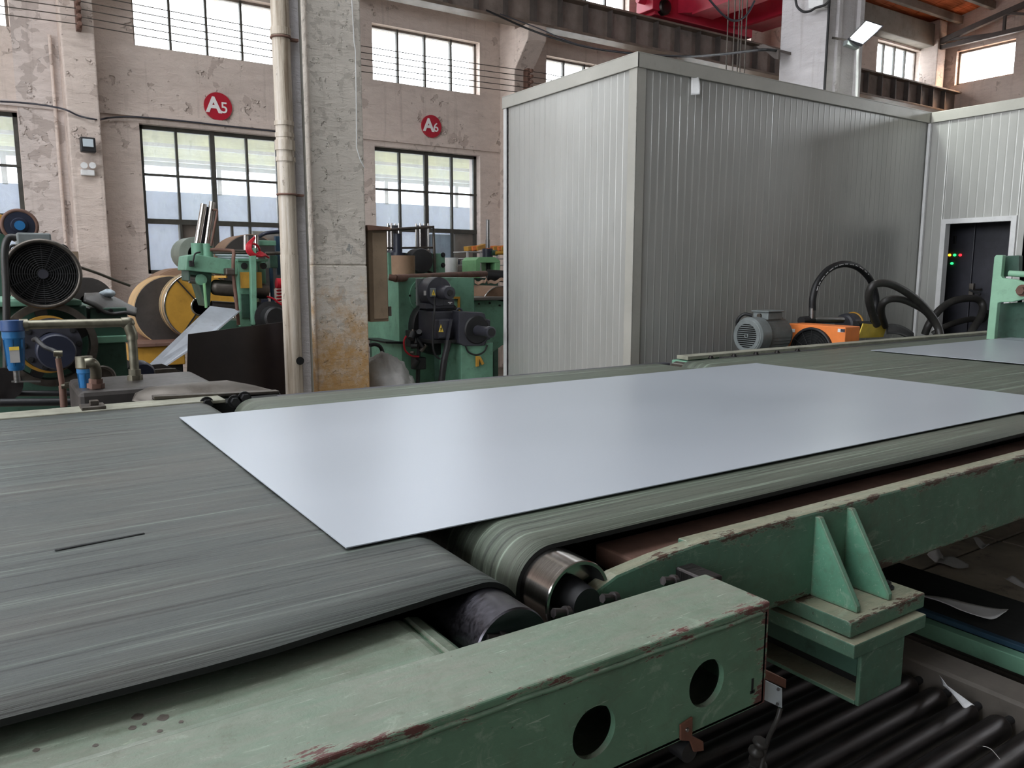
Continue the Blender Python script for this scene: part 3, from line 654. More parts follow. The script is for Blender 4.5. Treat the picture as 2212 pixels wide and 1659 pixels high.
# second column behind the control room
X2 = P(1785, 100, Y=4.92).x; x2b = P(1860, 100, Y=4.92).x
col2 = thing('concrete_column', 'smooth pale concrete column standing behind the cabin roof beside the lit floodlight', 'column', (X2+.3, 5.2, 0))
yb2 = 4.92*(P(1785, 100, Y=4.92).x/4.92)/(P(1685, 100, Y=4.92).x/4.92)
part('shaft', MB().box(X2, x2b-.03, 4.92, yb2, 0, 6.9), M['col_plain'], col2, .01)
part('rib', MB().box(X2+.13, X2+.19, 4.89, 4.93, 3.0, 6.9), M['col_plain'], col2, .006)
part('rib', MB().box(x2b-.10, x2b-.03, 4.88, 4.93, 3.0, 6.9), M['col_plain'], col2, .006)
solo('cable', MB().cyl((X2-.02, 4.90, 3.0), (X2-.02, 4.90, 6.9), .012, 8), M['black'], 'black vertical cable down the corner of the pale column', 'cable')
jb = thing('junction_box', 'white box fixed high on the pale column with black cables looping out', 'box', P(1750, 10, X=X2-.08))
pts = [(1745, -6), (1778, -6), (1777, 16), (1746, 19)]
part('box_body', MB().prism([P(x, y, X=X2-.1) for x, y in pts], (.1, 0, 0)), M['white'], jb, .006)
part('cable', MB().tube(spline([P(x, y, X=X2-.12) for x, y in ((1718, -5), (1722, 14), (1735, 25), (1750, 24), (1762, 17), (1783, 10), (1795, -5))]), .012, 8), M['black'], jb)
kb = thing('cable_bracket', 'dark angle-iron bracket holding the sagging cable beside the pale column', 'bracket', P(1660, 110, X=X2-.05))
part('angle_bar', MB().prism([P(x, y, X=X2-.25) for x, y in ((1633, 101), (1648, 95), (1682, 108), (1681, 128), (1672, 126), (1655, 112))], (.03, 0, 0)), M['girder'], kb)
part('angle_bar', MB().prism([P(x, y, X=X2-.2) for x, y in ((1640, 96), (1681, 106), (1681, 112), (1644, 102))], (.2, 0, 0)), M['girder'], kb)
# floodlight
fp = P(1870, 72, Y=4.66)
fd = thing('floodlight', 'lit white LED floodlight tilted on a bracket beside the pale column', 'light', fp)
q = [P(1836, 82, Y=4.66), P(1871, 46, Y=4.60), P(1904, 57, Y=4.52), P(1865, 92, Y=4.58)]
nrm = (q[1]-q[0]).cross(q[3]-q[0]).normalized(); ct = sum(q, Vector((0, 0, 0)))/4; nrm = nrm if nrm.dot(ct-Vector((0, 0, CAMZ))) > 0 else -nrm
ct = sum(q, Vector((0, 0, 0)))/4
part('housing', MB().prism([ct+(v-ct)*1.16 for v in q], nrm*.05), M['darkgrey'], fd, .004)
part('lens', MB().prism([v-nrm*.004 for v in q], nrm*.003), M['glow'], fd)
part('bracket', MB().bar(P(1800, 82, Y=4.9), P(1838, 88, Y=4.66), .03, .02).bar(P(1838, 88, Y=4.66), ct+nrm*.06, .03, .02), M['dullsteel'], fd)
part('driver_box', MB().bar(P(1826, 92, Y=4.7), P(1852, 102, Y=4.66), .06, .05), M['midgrey'], fd, .006)
al = area('floodlight_lamp', ct-nrm*.03, (7.5, 3.6, 1.6), .16, .2, 26, (.93, 1, .94))
solo('conduit', MB().cyl(P(1853, 104, Y=4.7), P(1850, 210, Y=4.75), .014, 8), M['white'], 'white conduit dropping from the lit floodlight to the cabin roof', 'conduit')
# ================================================================== PANEL CABIN AND CONTROL ROOM
BX0, BX1, BY0, BY1, BZ = 3.87, 7.60, 4.27, 5.96, 3.0
cab = thing('insulated_panel_cabin', 'large grey ribbed sandwich-panel cabin standing behind the conveyor', 'cabin', (5.7, 5.1, 0))
RIB = [.0016]
def ribs(L, n, joint=True):
    """profile (offset along the panel, protrusion) of one cladding panel"""
    pr = [(0, 0), (.006, -.0018), (.012, 0)] if joint else [(0, 0)]
    for i in range(1, n):
        c_ = L*i/n; pr += [(c_-.008, 0), (c_-.003, RIB[0]), (c_+.003, RIB[0]), (c_+.008, 0)]
    pr += [(L-.012, 0), (L-.006, .001), (L, 0)]
    return pr
def panel_y(x0, x1, y, z0, z1, n):      # faces -Y
    m = MB(); pr = ribs(x1-x0, n)
    for (a, pa), (b, pb) in zip(pr, pr[1:]): m.add([(x0+a, y-pa, z0), (x0+b, y-pb, z0), (x0+b, y-pb, z1), (x0+a, y-pa, z1)], [(0, 1, 2, 3)])
    m.add([(x0, y+.002, z0), (x1, y+.002, z0), (x1, y+.05, z0), (x0, y+.05, z0), (x0, y+.002, z1), (x1, y+.002, z1), (x1, y+.05, z1), (x0, y+.05, z1)], [(4, 5, 6, 7), (1, 2, 6, 5), (2, 3, 7, 6), (3, 0, 4, 7)])
    return m
def panel_x(y0, y1, x, z0, z1, n):      # faces -X
    m = MB(); pr = ribs(y1-y0, n)
    for (a, pa), (b, pb) in zip(pr, pr[1:]): m.add([(x-pa, y0+a, z0), (x-pb, y0+b, z0), (x-pb, y0+b, z1), (x-pa, y0+a, z1)], [(3, 2, 1, 0)])
    m.add([(x+.05, y0, z0), (x+.05, y1, z0), (x+.05, y1, z1), (x+.05, y0, z1)], [(0, 1, 2, 3)])
    return m
x = BX0
for w_ in (.42, 1.03, 1.03, 1.03, .22):
    part('wall_panel', panel_y(x, x+w_, BY0, .0, 2.96, max(2, int(round(w_/.0755)))), M['panel'], cab); x += w_
y = BY0
for w_ in (.50, .60, .59):
    part('wall_panel', panel_x(y, y+w_, BX0, .0, 2.96, max(2, int(round(w_/.0755)))), M['panel'], cab); y += w_
part('back_wall', MB().box(BX0, BX1, BY1-.05, BY1, 0, 2.96), M['panel'], cab)
part('roof_sheet', MB().box(BX0-.005, BX1, BY0-.005, BY1, 2.96, 2.99), M['panel_trim'], cab)
part('fascia', MB().box(BX0-.02, BX1+.02, BY0-.022, BY0-.006, 2.905, 3.0), M['panel_trim'], cab, .003)
part('fascia', MB().box(BX0-.022, BX0-.006, BY0-.022, BY1+.02, 2.905, 3.0), M['panel_trim'], cab, .003)
part('roof_flashing', MB().box(BX0-.022, BX1+.02, BY0-.022, BY1+.02, 3.0, 3.006), M['panel_trim'], cab)
part('corner_trim', MB().box(BX0-.012, BX0+.07, BY0-.012, BY0-.006, 0, 2.905).box(BX0-.012, BX0-.006, BY0-.012, BY0+.075, 0, 2.905), M['panel_trim'], cab, .002)
q = P(1500, 182, Y=BY0-.01)
part('corner_trim', MB().box(BX0-.014, BX0+.02, BY1-.03, BY1+.012, 0, 2.905), M['white'], cab, .002, 'bright far corner strip')
part('loose_flap', MB().grid(lambda u, v: Vector((q.x-.035+.07*u*(1-v*.45), BY0-.012-.05*math.sin(v*1.6)*(u), q.z+.07-.15*v)), 6, 8), M['white'], cab, 0, 'small white flap curling off the panel', .002)
RIB[0] = .0007
rm = thing('control_room', 'pale grey panel control room with an open aluminium-framed doorway', 'cabin', (8.4, 3.8, 0))
RX = BX1; RY0 = 3.30
dy1 = P(2034, 500, X=RX).y; dy0 = P(2196, 500, X=RX).y; dz = P(2110, 470, X=RX).z
part('wall_panel', panel_x(dy1, BY0-.001, RX, 0, 2.96, 2), M['panel'], rm)
part('wall_panel', panel_x(dy0, dy1, RX, dz, 2.96, 9), M['panel'], rm)
part('wall_panel', panel_x(RY0, dy0, RX, 0, 2.96, 1), M['panel'], rm)
part('side_wall', MB().box(RX, 9.6, RY0, RY0+.05, 0, 2.96), M['panel'], rm)
part('back_wall', MB().box(9.6, 9.65, RY0, BY0+1.2, 0, 2.96), M['panel'], rm)
part('side_wall', MB().box(RX+.05, 9.6, BY0+1.15, BY0+1.2, 0, 2.96), M['panel'], rm)
part('roof_sheet', MB().box(RX-.01, 9.7, RY0, BY0+1.2, 2.96, 3.0), M['panel_trim'], rm)
part('fascia', MB().box(RX-.022, RX-.006, RY0, BY0-.03, 2.905, 3.0), M['panel_trim'], rm, .003)
part('corner_strip', MB().box(RX-.035, RX-.004, BY0-.035, BY0-.008, 0, 2.90), M['white'], rm, .003, 'bright white inner corner strip')
df = MB(); fw = .045
df.box(RX-.02, RX+.06, dy1-fw, dy1, 0, dz-fw).box(RX-.02, RX+.06, dy0, dy0+fw, 0, dz-fw).box(RX-.02, RX+.06, dy0, dy1, dz-fw, dz)
part('door_frame', df, M['white'], rm)
ec = thing('electrical_cabinet', 'dark electrical cabinet with red, green and amber lamps inside the doorway', 'cabinet', (8.1, 3.9, 0))
yl = P(2035, 560, X=8.0).y; ym_ = P(2102, 560, X=8.0).y
part('cabinet_body', MB().box(8.03, 8.5, ym_-.9, yl+.5, 0, 2.1), M['darkgrey'], ec, .008)
part('cabinet_door', MB().box(8.0, 8.03, ym_+.004, yl+.48, .06, 2.06), M['darkgrey'], ec, .005)
part('cabinet_door', MB().box(8.0, 8.03, ym_-.88, ym_-.004, .06, 2.06), M['darkgrey'], ec, .005)
for px, py, mm in ((2052, 551, 'led_a'), (2063, 551, 'led_g'), (2075, 551, 'led_r'), (2057, 569, 'led_g')):
    q = P(px, py, X=8.0); part('pilot_lamp', MB().cyl((8.0, q.y, q.z), (7.985, q.y, q.z), .012, 12), M[mm], ec)
q = P(2063, 518, X=8.0); part('door_latch', MB().box(7.985, 8.0, q.y-.015, q.y+.015, q.z-.04, q.z+.04), M['black'], ec, .004)
q = P(2097, 626, X=7.8); hd = thing('lever_handle', 'lever handle on a small grey bracket inside the doorway', 'handle', q)
part('back_plate', MB().box(7.8, 7.84, q.y-.02, q.y+.02, q.z-.06, q.z+.06).box(7.81, 8.0, q.y-.01, q.y+.01, q.z-.01, q.z+.01), M['dullsteel'], hd, .003)
part('lever', MB().bar(q+Vector((-.02, 0, 0)), P(2118, 636, X=7.76), .018, .02), M['black'], hd, .003)

# ================================================================== CONVEYORS
def belt_mesh(x0, x1, y0, y1, zt, r, wav=0.0, th=.009, ny=22, edge=0.0, nip=0.0):
    """endless belt wrapped round two pulleys; x0/x1 are the pulley axes"""
    prof = []; nx = 44; zc = zt-th-r; ro = r+th
    for i in range(nx+1): prof.append((x0+(x1-x0)*i/nx, zc+ro, 1))
    for i in range(1, 18): a = PI/2-PI*i/18; prof.append((x1+ro*math.cos(a), zc+ro*math.sin(a), max(0, math.sin(a))))
    for i in range(11): prof.append((x1+(x0-x1)*i/10, zc-ro, 0))
    for i in range(1, 18): a = -PI/2-PI*i/18; prof.append((x0+ro*math.cos(a), zc+ro*math.sin(a), max(0, math.sin(a))))
    n = len(prof); vs = []
    def inner(x, z):
        if x > x1: v = Vector((x-x1, z-zc)).normalized()*r; return x1+v.x, zc+v.y
        if x < x0: v = Vector((x-x0, z-zc)).normalized()*r; return x0+v.x, zc+v.y
        return x, (zc+r if z > zc else zc-r)
    for j in range(ny+1):
        y = y0+(y1-y0)*j/ny
        for x, z, wg in prof:
            dz_ = wav*wg*noise.noise(Vector((x*1.3, y*5, 3.1)))
            vs.append((x, y+edge*noise.noise(Vector((x*2, y, 9)))+(nip*max(0, min(1, (x-.25)/.35))*(1-j/ny)), z+dz_))
    for j in (0, ny):
        y = y0+(y1-y0)*j/ny
        for x, z, wg in prof:
            a, b = inner(x, z); vs.append((a, y+(nip*max(0, min(1, (x-.25)/.35)) if j == 0 else 0)+edge*noise.noise(Vector((x*2, y, 9))), b+wav*wg*noise.noise(Vector((x*1.3, y*5, 3.1)))))
    fs = [(j*n+i, j*n+(i+1) % n, (j+1)*n+(i+1) % n, (j+1)*n+i) for j in range(ny) for i in range(n)]
    m = MB(); m.add(vs, fs, True); b0 = (ny+1)*n; b1 = b0+n
    m.f += [[i, b0+i, b0+(i+1) % n, (i+1) % n] for i in range(n)]; m.f += [[ny*n+(i+1) % n, b1+(i+1) % n, b1+i, ny*n+i] for i in range(n)]
    m.f += [[b0+i, b1+i, b1+(i+1) % n, b0+(i+1) % n] for i in range(n)]
    m.sm += [False]*(2*n)+[True]*n; m.mi += [1]*(3*n); return m  # rim and inner faces use the second slot: edge shade put into colour
ZT = 1.0
# ---- first conveyor
k1 = thing('belt_conveyor', 'left belt conveyor with a dark streaked rubber belt in the foreground', 'conveyor', (-1, 2.0, 0), 'belt conveyors of the sheet line')
part('belt', belt_mesh(-3.2, .628, 1.0, 3.13, ZT, .068, .003, edge=.004, nip=.035), [M['beltA'], M['hole']], k1)
m = MB(); m.lathe((.628, .945, .922), (0, 1, 0), [(0, 0), (0, .066), (.003, .068), (.05, .068), (2.24, .068), (2.24, 0)], 56); part('head_roller', m, M['roller_dark'], k1)
part('roller_shaft', MB().cyl((.628, .925, .922), (.628, .946, .922), .022, 20).cyl((.628, 3.1, .922), (.628, 3.3, .922), .022, 16), M['dullsteel'], k1)
part('side_frame', MB().box(-3.4, .510, .918, 1.085, .74, .96), M['beam'], k1, .022, None, 0, 4)
part('rounded_nose', MB().prism([(.505, .922, .958), (.53, .922, .952), (.555, .922, .93), (.565, .922, .89), (.565, .922, .76), (.505, .922, .76)], (0, .16, 0)), M['beam'], k1, .008)
part('far_rail', MB().box(-3.4, .74, 3.165, 3.30, .986, 1.0), M['rail'], k1, .003)
part('far_dark_fill', MB().box(-3.4, .98, 3.17, 3.295, .86, .985), M['hole'], k1, .004)  # added near-black box that darkens the gap beneath the far rail
part('far_frame', MB().box(-3.4, 1.0, 3.30, 3.36, .70, .985), M['darkgrey'], k1, .006)
part('belt_bed', MB().box(-3.2, .55, 1.1, 3.1, .955, .975), M['darkgrey'], k1)
part('splice_scar', MB().grid(lambda u, v: Vector((.06+.15*u, P(230, 1172, Z=1).y-.005+.008*v+.012*u, 1.0022)), 6, 1), M['hole'], k1, 0, 'dark torn scar on the belt', .001)
for (x_, y_) in ((-3.1, .93), (-3.1, 3.2), (.2, 3.2), (-.9, 1.0)): part('leg', MB().box(x_, x_+.1, y_, y_+.1, 0, .75), M['beamc'], k1, .004)
for px_, py_, rp in ((297, 1548, 12), (352, 1550, 12), (286, 1572, 8), (345, 1579, 6), (312, 1564, 5), (391, 1559, 5), (206, 1610, 6), (78, 1620, 7)):
    q = P(px_, py_, Z=.9603); rr = rp*S(q); n_ = 14
    m = MB(); m.add([(q.x+math.cos(2*PI*i/n_)*rr*(1+.12*math.sin(i*2.1)), q.y+math.sin(2*PI*i/n_)*rr*1.15*(1+.12*math.cos(i*1.7)), .9604) for i in range(n_)], [tuple(range(n_))])
    part('oil_spot', m, M['spot'], k1)
# far bearings between the first two belts
for k_, (px, py) in enumerate(((448, 872), (508, 868), (530, 860))):
    q = P(px, py, Y=3.16); part('bearing_bolt', hexbolt(MB(), (q.x, 3.175, q.z), (0, -1, 0), .018, .03), M['black'], k1)
part('clamp_nut', MB().box(.24, .32, 3.18, 3.27, 1.0, 1.012).box(.27, .30, 3.205, 3.235, 1.012, 1.03), M['dullsteel'], k1, .003)
# ---- second conveyor
k2 = thing('belt_conveyor', 'middle belt conveyor with a greenish belt carrying the large pale sheet', 'conveyor', (2, 2.1, 0), 'belt conveyors of the sheet line')
part('belt', belt_mesh(.835, 3.02, 1.125, 3.13, ZT, .072, .003, edge=.004), [M['beltB'], M['hole']], k2)
m = MB(); m.lathe((.835, 1.045, .918), (0, 1, 0), [(.035, 0), (.035, .062), (0, .065), (0, .0705), (.002, .072), (.02, .072), (2.15, .072), (2.15, 0)], 64); part('tail_roller', m, M['chrome'], k2)
part('roller_recess', MB().lathe((.835, 1.047, .918), (0, 1, 0), [(0, .0645), (.03, .0615), (.034, .06), (.034, 0)], 48), M['hole'], k2)  # black liner: shade of the hollow roller end put into colour
part('roller_core', MB().lathe((.835, 1.02, .918), (0, 1, 0), [(0, 0), (0, .03), (.055, .036)], 32), M['black'], k2)
part('head_roller', MB().lathe((3.02, 1.05, .918), (0, 1, 0), [(0, 0), (0, .072), (2.15, .072), (2.15, 0)], 40), M['chrome'], k2)
fr = [(.775, .79), (.79, .84), (.82, .89), (.86, .925), (.92, .948), (1.02, .960), (1.15, .968), (3.15, .968), (3.15, .77), (.9, .77)]
part('side_frame', MB().prism([(a, 1.04, b) for a, b in fr], (0, .034, 0)), M['beamc'], k2, .006)
part('top_flange', MB().box(1.12, 3.15, 1.06, 1.085, .955, .9675), M['beamc'], k2, .003)
part('inner_ledge', MB().box(1.0, 3.15, 1.085, 1.20, .90, .945), M['rust'], k2, .005, 'rust-brown inner ledge')
part('bearing_plate', MB().box(.78, .98, 1.0, 1.04, .80, .90), M['blacksteel'], k2, .008)
part('belt_bed', MB().box(.95, 2.9, 1.2, 3.05, .955, .975), M['darkgrey'], k2)
part('far_rail', MB().box(.95, 3.15, 3.15, 3.20, .86, .995), M['darkgrey'], k2, .004)
for gx in (1.505, 1.625):
    part('gusset', MB().prism([(gx, 1.041, .957), (gx, 1.028, .957), (gx, .925, .785), (gx, .925, .771), (gx, 1.041, .771)], (.014, 0, 0)), M['gusset'], k2, .002)
part('base_plate', MB().box(1.455, 1.74, .905, 1.30, .735, .77), M['beamc'], k2, .003)
part('bolt', hexbolt(MB(), (1.56-.015, .975, .771), (0, 0, 1), .017, .02), M['black'], k2)
part('bolt', hexbolt(MB(), (1.69, .975, .771), (0, 0, 1), .015, .014), M['black'], k2)
for (px, py) in ((1062, 1386), (1205, 1331), (1310, 1299), (1440, 1261)):
    q = P(px, py, Y=.945); part('bolt', hexbolt(MB(), (q.x+.02, .945, q.z), (-1, 0, .25), .008, .03), M['blacksteel'], k2)
q = P(1500, 1240, Y=.98); part('clamp_plate', MB().box(q.x, q.x+.045, .95, 1.03, q.z-.03, q.z-.002), M['blacksteel'], k2, .004)
# ---- third conveyor
k3 = thing('belt_conveyor', 'right belt conveyor with a stripe-worn belt carrying the farther sheet', 'conveyor', (5.5, 2.1, 0), 'belt conveyors of the sheet line')
part('belt', belt_mesh(3.27, 8.2, .98, 3.12, ZT, .072, .003), [M['beltB'], M['hole']], k3)
m = MB(); m.lathe((3.27, .94, .918), (0, 1, 0), [(0, 0), (0, .072), (2.28, .072), (2.28, 0)], 40); part('tail_roller', m, M['chrome'], k3)
part('far_rail', MB().box(3.36, 8.2, 3.22, 3.31, .99, 1.012), M['rail'], k3, .003)
part('far_frame', MB().box(3.34, 8.2, 3.20, 3.33, .80, .985), M['green'], k3, .005)
part('far_lip', MB().box(3.6, 8.2, 3.15, 3.20, .97, .998), M['black'], k3, .003)
for i in range(5): part('rail_bolt', hexbolt(MB(), (3.5+i*.2, 3.17, 1.0), (0, 0, 1), .012, .012), M['blacksteel'], k3)
for (x_, y_) in ((3.5, 3.2), (7.5, 3.2), (7.5, 1.0)): part('leg', MB().box(x_, x_+.1, y_, y_+.1, 0, .85), M['green'], k3, .004)
part('near_frame', MB().box(3.2, 8.0, .90, .935, .77, .965), M['beamc'], k3, .005)
# ---- sheets
def sheet(name, x0, x1, y0, y1, lab, amp=.0015, ex=.0):
    def f(u, v):
        x = x0+(x1-x0)*u; y = y0+(y1-y0)*v
        return Vector((x+.004*(1-u)*(v-.5), y, 1.0065+amp*(noise.noise(Vector((x*.8, y*.9, 1)))+.4)))
    return solo(name, MB().grid(f, 80, 40, False), M['sheet'], lab, 'sheet', 0, 'steel sheets travelling on the belts', .0022)
sheet('steel_sheet', .50, 3.46, 1.293, 2.81, 'large pale coated steel sheet lying across the belts in the foreground')
sheet('steel_sheet', 4.65, 7.55, 1.36, 2.885, 'second pale steel sheet on the far right belt')
# ---- near box beam
bb = thing('box_beam', 'heavy chipped green box beam with two round holes in the near foreground', 'beam', (-.2, .85, .79))
Y0, Y1, Z0, Z1, XE = .78, .918, .79, .97, 1.02
part('top_plate', MB().box(-2.6, XE, Y0-.003, Y1, Z1-.014, Z1), M['beamb'], bb, .004, None, 0, 3)
part('bottom_plate', MB().box(-2.6, XE-.004, Y0, Y1, Z0, Z0+.01), M['beamb'], bb, .003)
part('back_plate', MB().box(-2.6, XE-.004, Y1-.012, Y1-.002, Z0+.01, Z1-.014), M['beamb'], bb)
part('end_plate', MB().box(XE-.012, XE, Y0+.0, Y1, Z0, Z1-.014), M['beamb'], bb, .004)
holes = [(P(1284, 1582, Y=Y0).x, P(1284, 1582, Y=Y0).z), (P(1527, 1476, Y=Y0).x, P(1527, 1476, Y=Y0).z)]
m = MB(); zA, zB = Z0+.002, Z1-.013; R = .0385; N = 40; prev = -2.6
for hx, hz in holes:
    a, b = hx-.055, hx+.055
    m.box(prev, a, Y0, Y0+.01, zA, zB)
    def sq(t_):
        c_, s__ = math.cos(t_), math.sin(t_)
        ex_ = (b-hx)/abs(c_) if abs(c_) > 1e-6 else 1e9; ez_ = ((zB-hz) if s__ > 0 else (hz-zA))/abs(s__) if abs(s__) > 1e-6 else 1e9
        k = min(ex_, ez_); return (hx+c_*k, hz+s__*k)
    angs = sorted([2*PI*i/N for i in range(N)]+[math.atan2(zz-hz, xx-hx) % (2*PI) for xx in (a, b) for zz in (zA, zB)])
    vs = []; n = len(angs)
    for t_ in angs:
        q = sq(t_); vs += [(hx+R*math.cos(t_), Y0, hz+R*math.sin(t_)), (q[0], Y0, q[1]), (hx+R*math.cos(t_), Y0+.01, hz+R*math.sin(t_))]
    fs = []
    for i in range(n):
        j = (i+1) % n; fs += [(3*i, 3*j, 3*j+1, 3*i+1)[::-1], (3*i+2, 3*j+2, 3*j, 3*i)[::-1]]
    m.add(vs, fs); prev = b
m.box(prev, XE, Y0, Y0+.01, zA, zB)
part('front_plate', m, M['beamb'], bb)
part('weld_bead', MB().tube([Vector((-2.6+i*.03, Y0-.0015, Z1-.0165+.001*math.sin(i*1.7))) for i in range(121)], .0042, 6), M['beamb'], bb)
q = P(1626, 1480, Y=Y0)
part('stencil_mark', MB().box(q.x-.0035, q.x+.001, Y0-.0008, Y0, q.z-.012, q.z+.012).box(q.x-.006, q.x+.005, Y0-.0008, Y0, q.z-.014, q.z-.009), M['hole'], bb)
br = thing('copper_bracket', 'small bent copper-coloured strip screwed to the lower edge of the green box beam', 'bracket', P(1490, 1580, Y=Y0-.004))
part('strip', MB().prism([P(x, y, Y=Y0-.005) for x, y in ((1471, 1567), (1497, 1549), (1496, 1590), (1520, 1602), (1521, 1622), (1500, 1625), (1492, 1602), (1471, 1600))], (0, .004, 0)), M['copper'], br, .001)
q = P(1484, 1576, Y=Y0-.005); part('screw', MB().lathe(q, (0, -1, 0), [(0, .0035), (.002, .003), (.002, 0)], 14), M['steel'], br)
part('roller_end', MB().cyl(P(1490, 1625, Y=Y0), P(1490, 1625, Y=Y0)+Vector((0, .03, 0)), .017, 20), M['black'], br)
sn = thing('limit_switch', 'pale blue limit switch plate on a copper bracket at the beam end', 'switch', P(1672, 1490, Y=.80))
part('blue_cover', MB().prism([P(x, y, Y=.795) for x, y in ((1650, 1468), (1690, 1487), (1690, 1530), (1651, 1512))], (0, .012, 0)), M['frost'], sn, .001, 'pale blue cover plate')
part('bracket', MB().prism([P(x, y, Y=.807) for x, y in ((1650, 1446), (1699, 1468), (1698, 1488), (1650, 1466))], (0, .03, 0)), M['copper'], sn, .001, 'copper-coloured mounting bracket')
for px, py in ((1681, 1489), (1679, 1521)): part('screw', MB().cyl(P(px, py, Y=.795), P(px, py, Y=.793), .003, 10), M['black'], sn)
part('cable', MB().tube(spline([P(1686, 1530, Y=.80), P(1678, 1556, Y=.80), P(1662, 1590, Y=.81), P(1650, 1630, Y=.82), P(1640, 1680, Y=.82)]), .0042, 8), M['hose'], sn)
cl = MB().tube(spline([P(1645, 1600, Y=.82), P(1632, 1630, Y=.83), P(1640, 1655, Y=.84), P(1620, 1670, Y=.84)]), [.012+.003*math.sin(i*1.3) for i in range(25)], 8)
solo('tape_wrapped_joint', cl, M['hose'], 'tape-wrapped cable knot hanging beside the rollers below the pale blue switch', 'cable')
# ---- cross beam under the frame
xb = thing('cross_beam', 'green crossbeam end post carrying the conveyor frame at right', 'beam', (1.57, 2.0, .575))
part('cap_plate', MB().box(1.44, 1.715, .885, 1.30, .70, .732), M['beamc'], xb, .003)
part('end_plate', MB().box(1.485, 1.65, .895, .905, .575, .70), M['beamc'], xb, .003)
part('lower_flange', MB().box(1.485, 1.65, .905, 3.2, .575, .585), M['beamc'], xb, .002)
part('upper_flange', MB().box(1.485, 1.65, .905, 3.2, .64, .70), M['green_dk'], xb, .002)
part('web', MB().box(1.555, 1.575, .905, 3.2, .585, .64), M['hole'], xb)  # near-black web: shade inside the beam's recess put into colour
for y_ in (1.9, 3.1): part('leg', MB().box(1.50, 1.63, y_, y_+.1, 0, .58), M['green_dk'], xb, .004)
# ---- lower roller table
rt = thing('roller_table', 'low table of long black rollers under the conveyor at lower right', 'roller table', (1.3, .8, 0))
RZ = .46
ys = [P(xx, 1659, Z=RZ).y for xx in (1640, 1756, 1902, 2046, 2193)]
pitch = (ys[0]-ys[-1])/4; RXE = P(1995, 1470, Z=RZ).x
for i in range(-4, 7):
    y = ys[0]-pitch*(i+.45); rr = pitch*.40
    rl = part('roller', MB().lathe((-.4, y, RZ-rr), (1, 0, 0), [(0, 0), (0, rr*.9), (.01, rr), (RXE+.39, rr), (RXE+.40, rr*.9), (RXE+.40, 0)], 36), M['blacksteel'], rt)
    part('journal', MB().cyl((RXE, y, RZ-rr), (RXE+.08, y, RZ-rr), rr*.35, 14), M['black'], rl)
part('bearing_rail', MB().prism([(RXE+.05, .2, RZ-.14), (RXE+.05, 1.25, RZ-.14), (RXE+.05, 1.25, RZ+.0), (RXE+.05, 1.2, RZ+.02), (RXE+.05, .2, RZ+.02)], (.11, 0, 0)), M['bearing'], rt, .008)
part('support', MB().box(RXE+.07, RXE+.13, .3, .4, 0, RZ-.14).box(RXE+.07, RXE+.13, 1.1, 1.2, 0, RZ-.14), M['green_dk'], rt)
part('far_support', MB().box(-.46, -.4, -.5, 1.6, 0, RZ-.02), M['green_dk'], rt, .006)
# ---- green rail with blue strip
gr = thing('guide_rail', 'green rail with a blue strip running past the post at right', 'rail', (2.4, 1.0, 0))
part('green_side', MB().box(2.36, 2.40, .2, 1.62, .365, .415), M['green'], gr, .003)
part('blue_strip', MB().box(2.40, 2.425, .2, 1.62, .415, .432), M['bluestripe'], gr, .003)
part('rubber_top', MB().box(2.425, 2.75, .2, 1.62, .40, .428), M['hole'], gr, .003)
part('support', MB().box(2.42, 2.5, .4, .5, 0, .40).box(2.42, 2.5, 1.4, 1.5, 0, .40), M['green_dk'], gr)
# floor plates and scraps
for i, (a, b, c, d) in enumerate(((3.0, 4.6, 1.05, 2.0), (4.62, 6.6, 1.05, 2.0), (3.0, 4.6, 2.02, 2.95), (4.62, 6.6, 2.02, 2.95), (3.0, 4.6, .1, 1.03), (4.62, 6.6, .1, 1.03))):
    solo('floor_plate', MB().box(a, b, c, d, .001, .012), M['plate'], ['steel floor plate beside the green rail under the frame', 'floor plate at the right edge beyond the seam', 'shaded floor plate deep under the belts', 'far floor plate deep under the belts at right', 'near floor plate right of the green rail', 'near floor plate farthest right'][i], 'floor plate', .002, 'steel floor plates under the line')
def scrap(pts, Z, lab, mat='paper', curl=.04, cat='paper', name='paper_scrap'):
    q = [P(x, y, Z=Z) for x, y in pts]
    def f(u, v):
        a = q[0].lerp(q[1], u); b = q[3].lerp(q[2], u); p = a.lerp(b, v)
        p.z = Z+.006+curl*(.5+.5*math.sin(u*5+v*2+len(lab)))*(.3+noise.noise(p*9)*.5+.5); return p
    return solo(name, MB().grid(f, 12, 6), M[mat], lab, cat, 0, None, .0012)
scrap(((2002, 1200), (2020, 1190), (2048, 1212), (2022, 1226)), .013, 'crumpled white paper scrap on the floor under the green frame', 'paper', .05)
scrap(((2022, 1208), (2092, 1222), (2092, 1232), (2018, 1226)), .013, 'long torn white paper strip on the floor under the green frame', 'paper', .03)
scrap(((2100, 1175), (2138, 1180), (2135, 1190), (2108, 1186)), .013, 'tiny curled white paper farthest back on the floor plates', 'paper', .04)
scrap(((2168, 1252), (2190, 1254), (2222, 1272), (2214, 1276)), .013, 'white paper strip at the right frame edge on the floor', 'paper', .02)
scrap(((1978, 1294), (2178, 1322), (2172, 1338), (2120, 1344)), .43, 'lavender-grey torn film draped over the blue-striped rail', 'paper', .02)
scrap(((2028, 1474), (2040, 1490), (2104, 1536), (2080, 1534)), .47, 'thin white paper sliver lying across the roller ends', 'paper', .012)
solo('loose_wire', MB().tube(spline([P(2108, 1613, Z=.48), P(2122, 1612, Z=.49), P(2140, 1618, Z=.49), P(2160, 1640, Z=.48)]), .0012, 6), M['steel'], 'thin bright loose wire lying on the nearest rollers', 'wire')
# ================================================================== LEFT BACKGROUND
def rad(px, x, y, Y): return px*S(P(x, y, Y=Y))
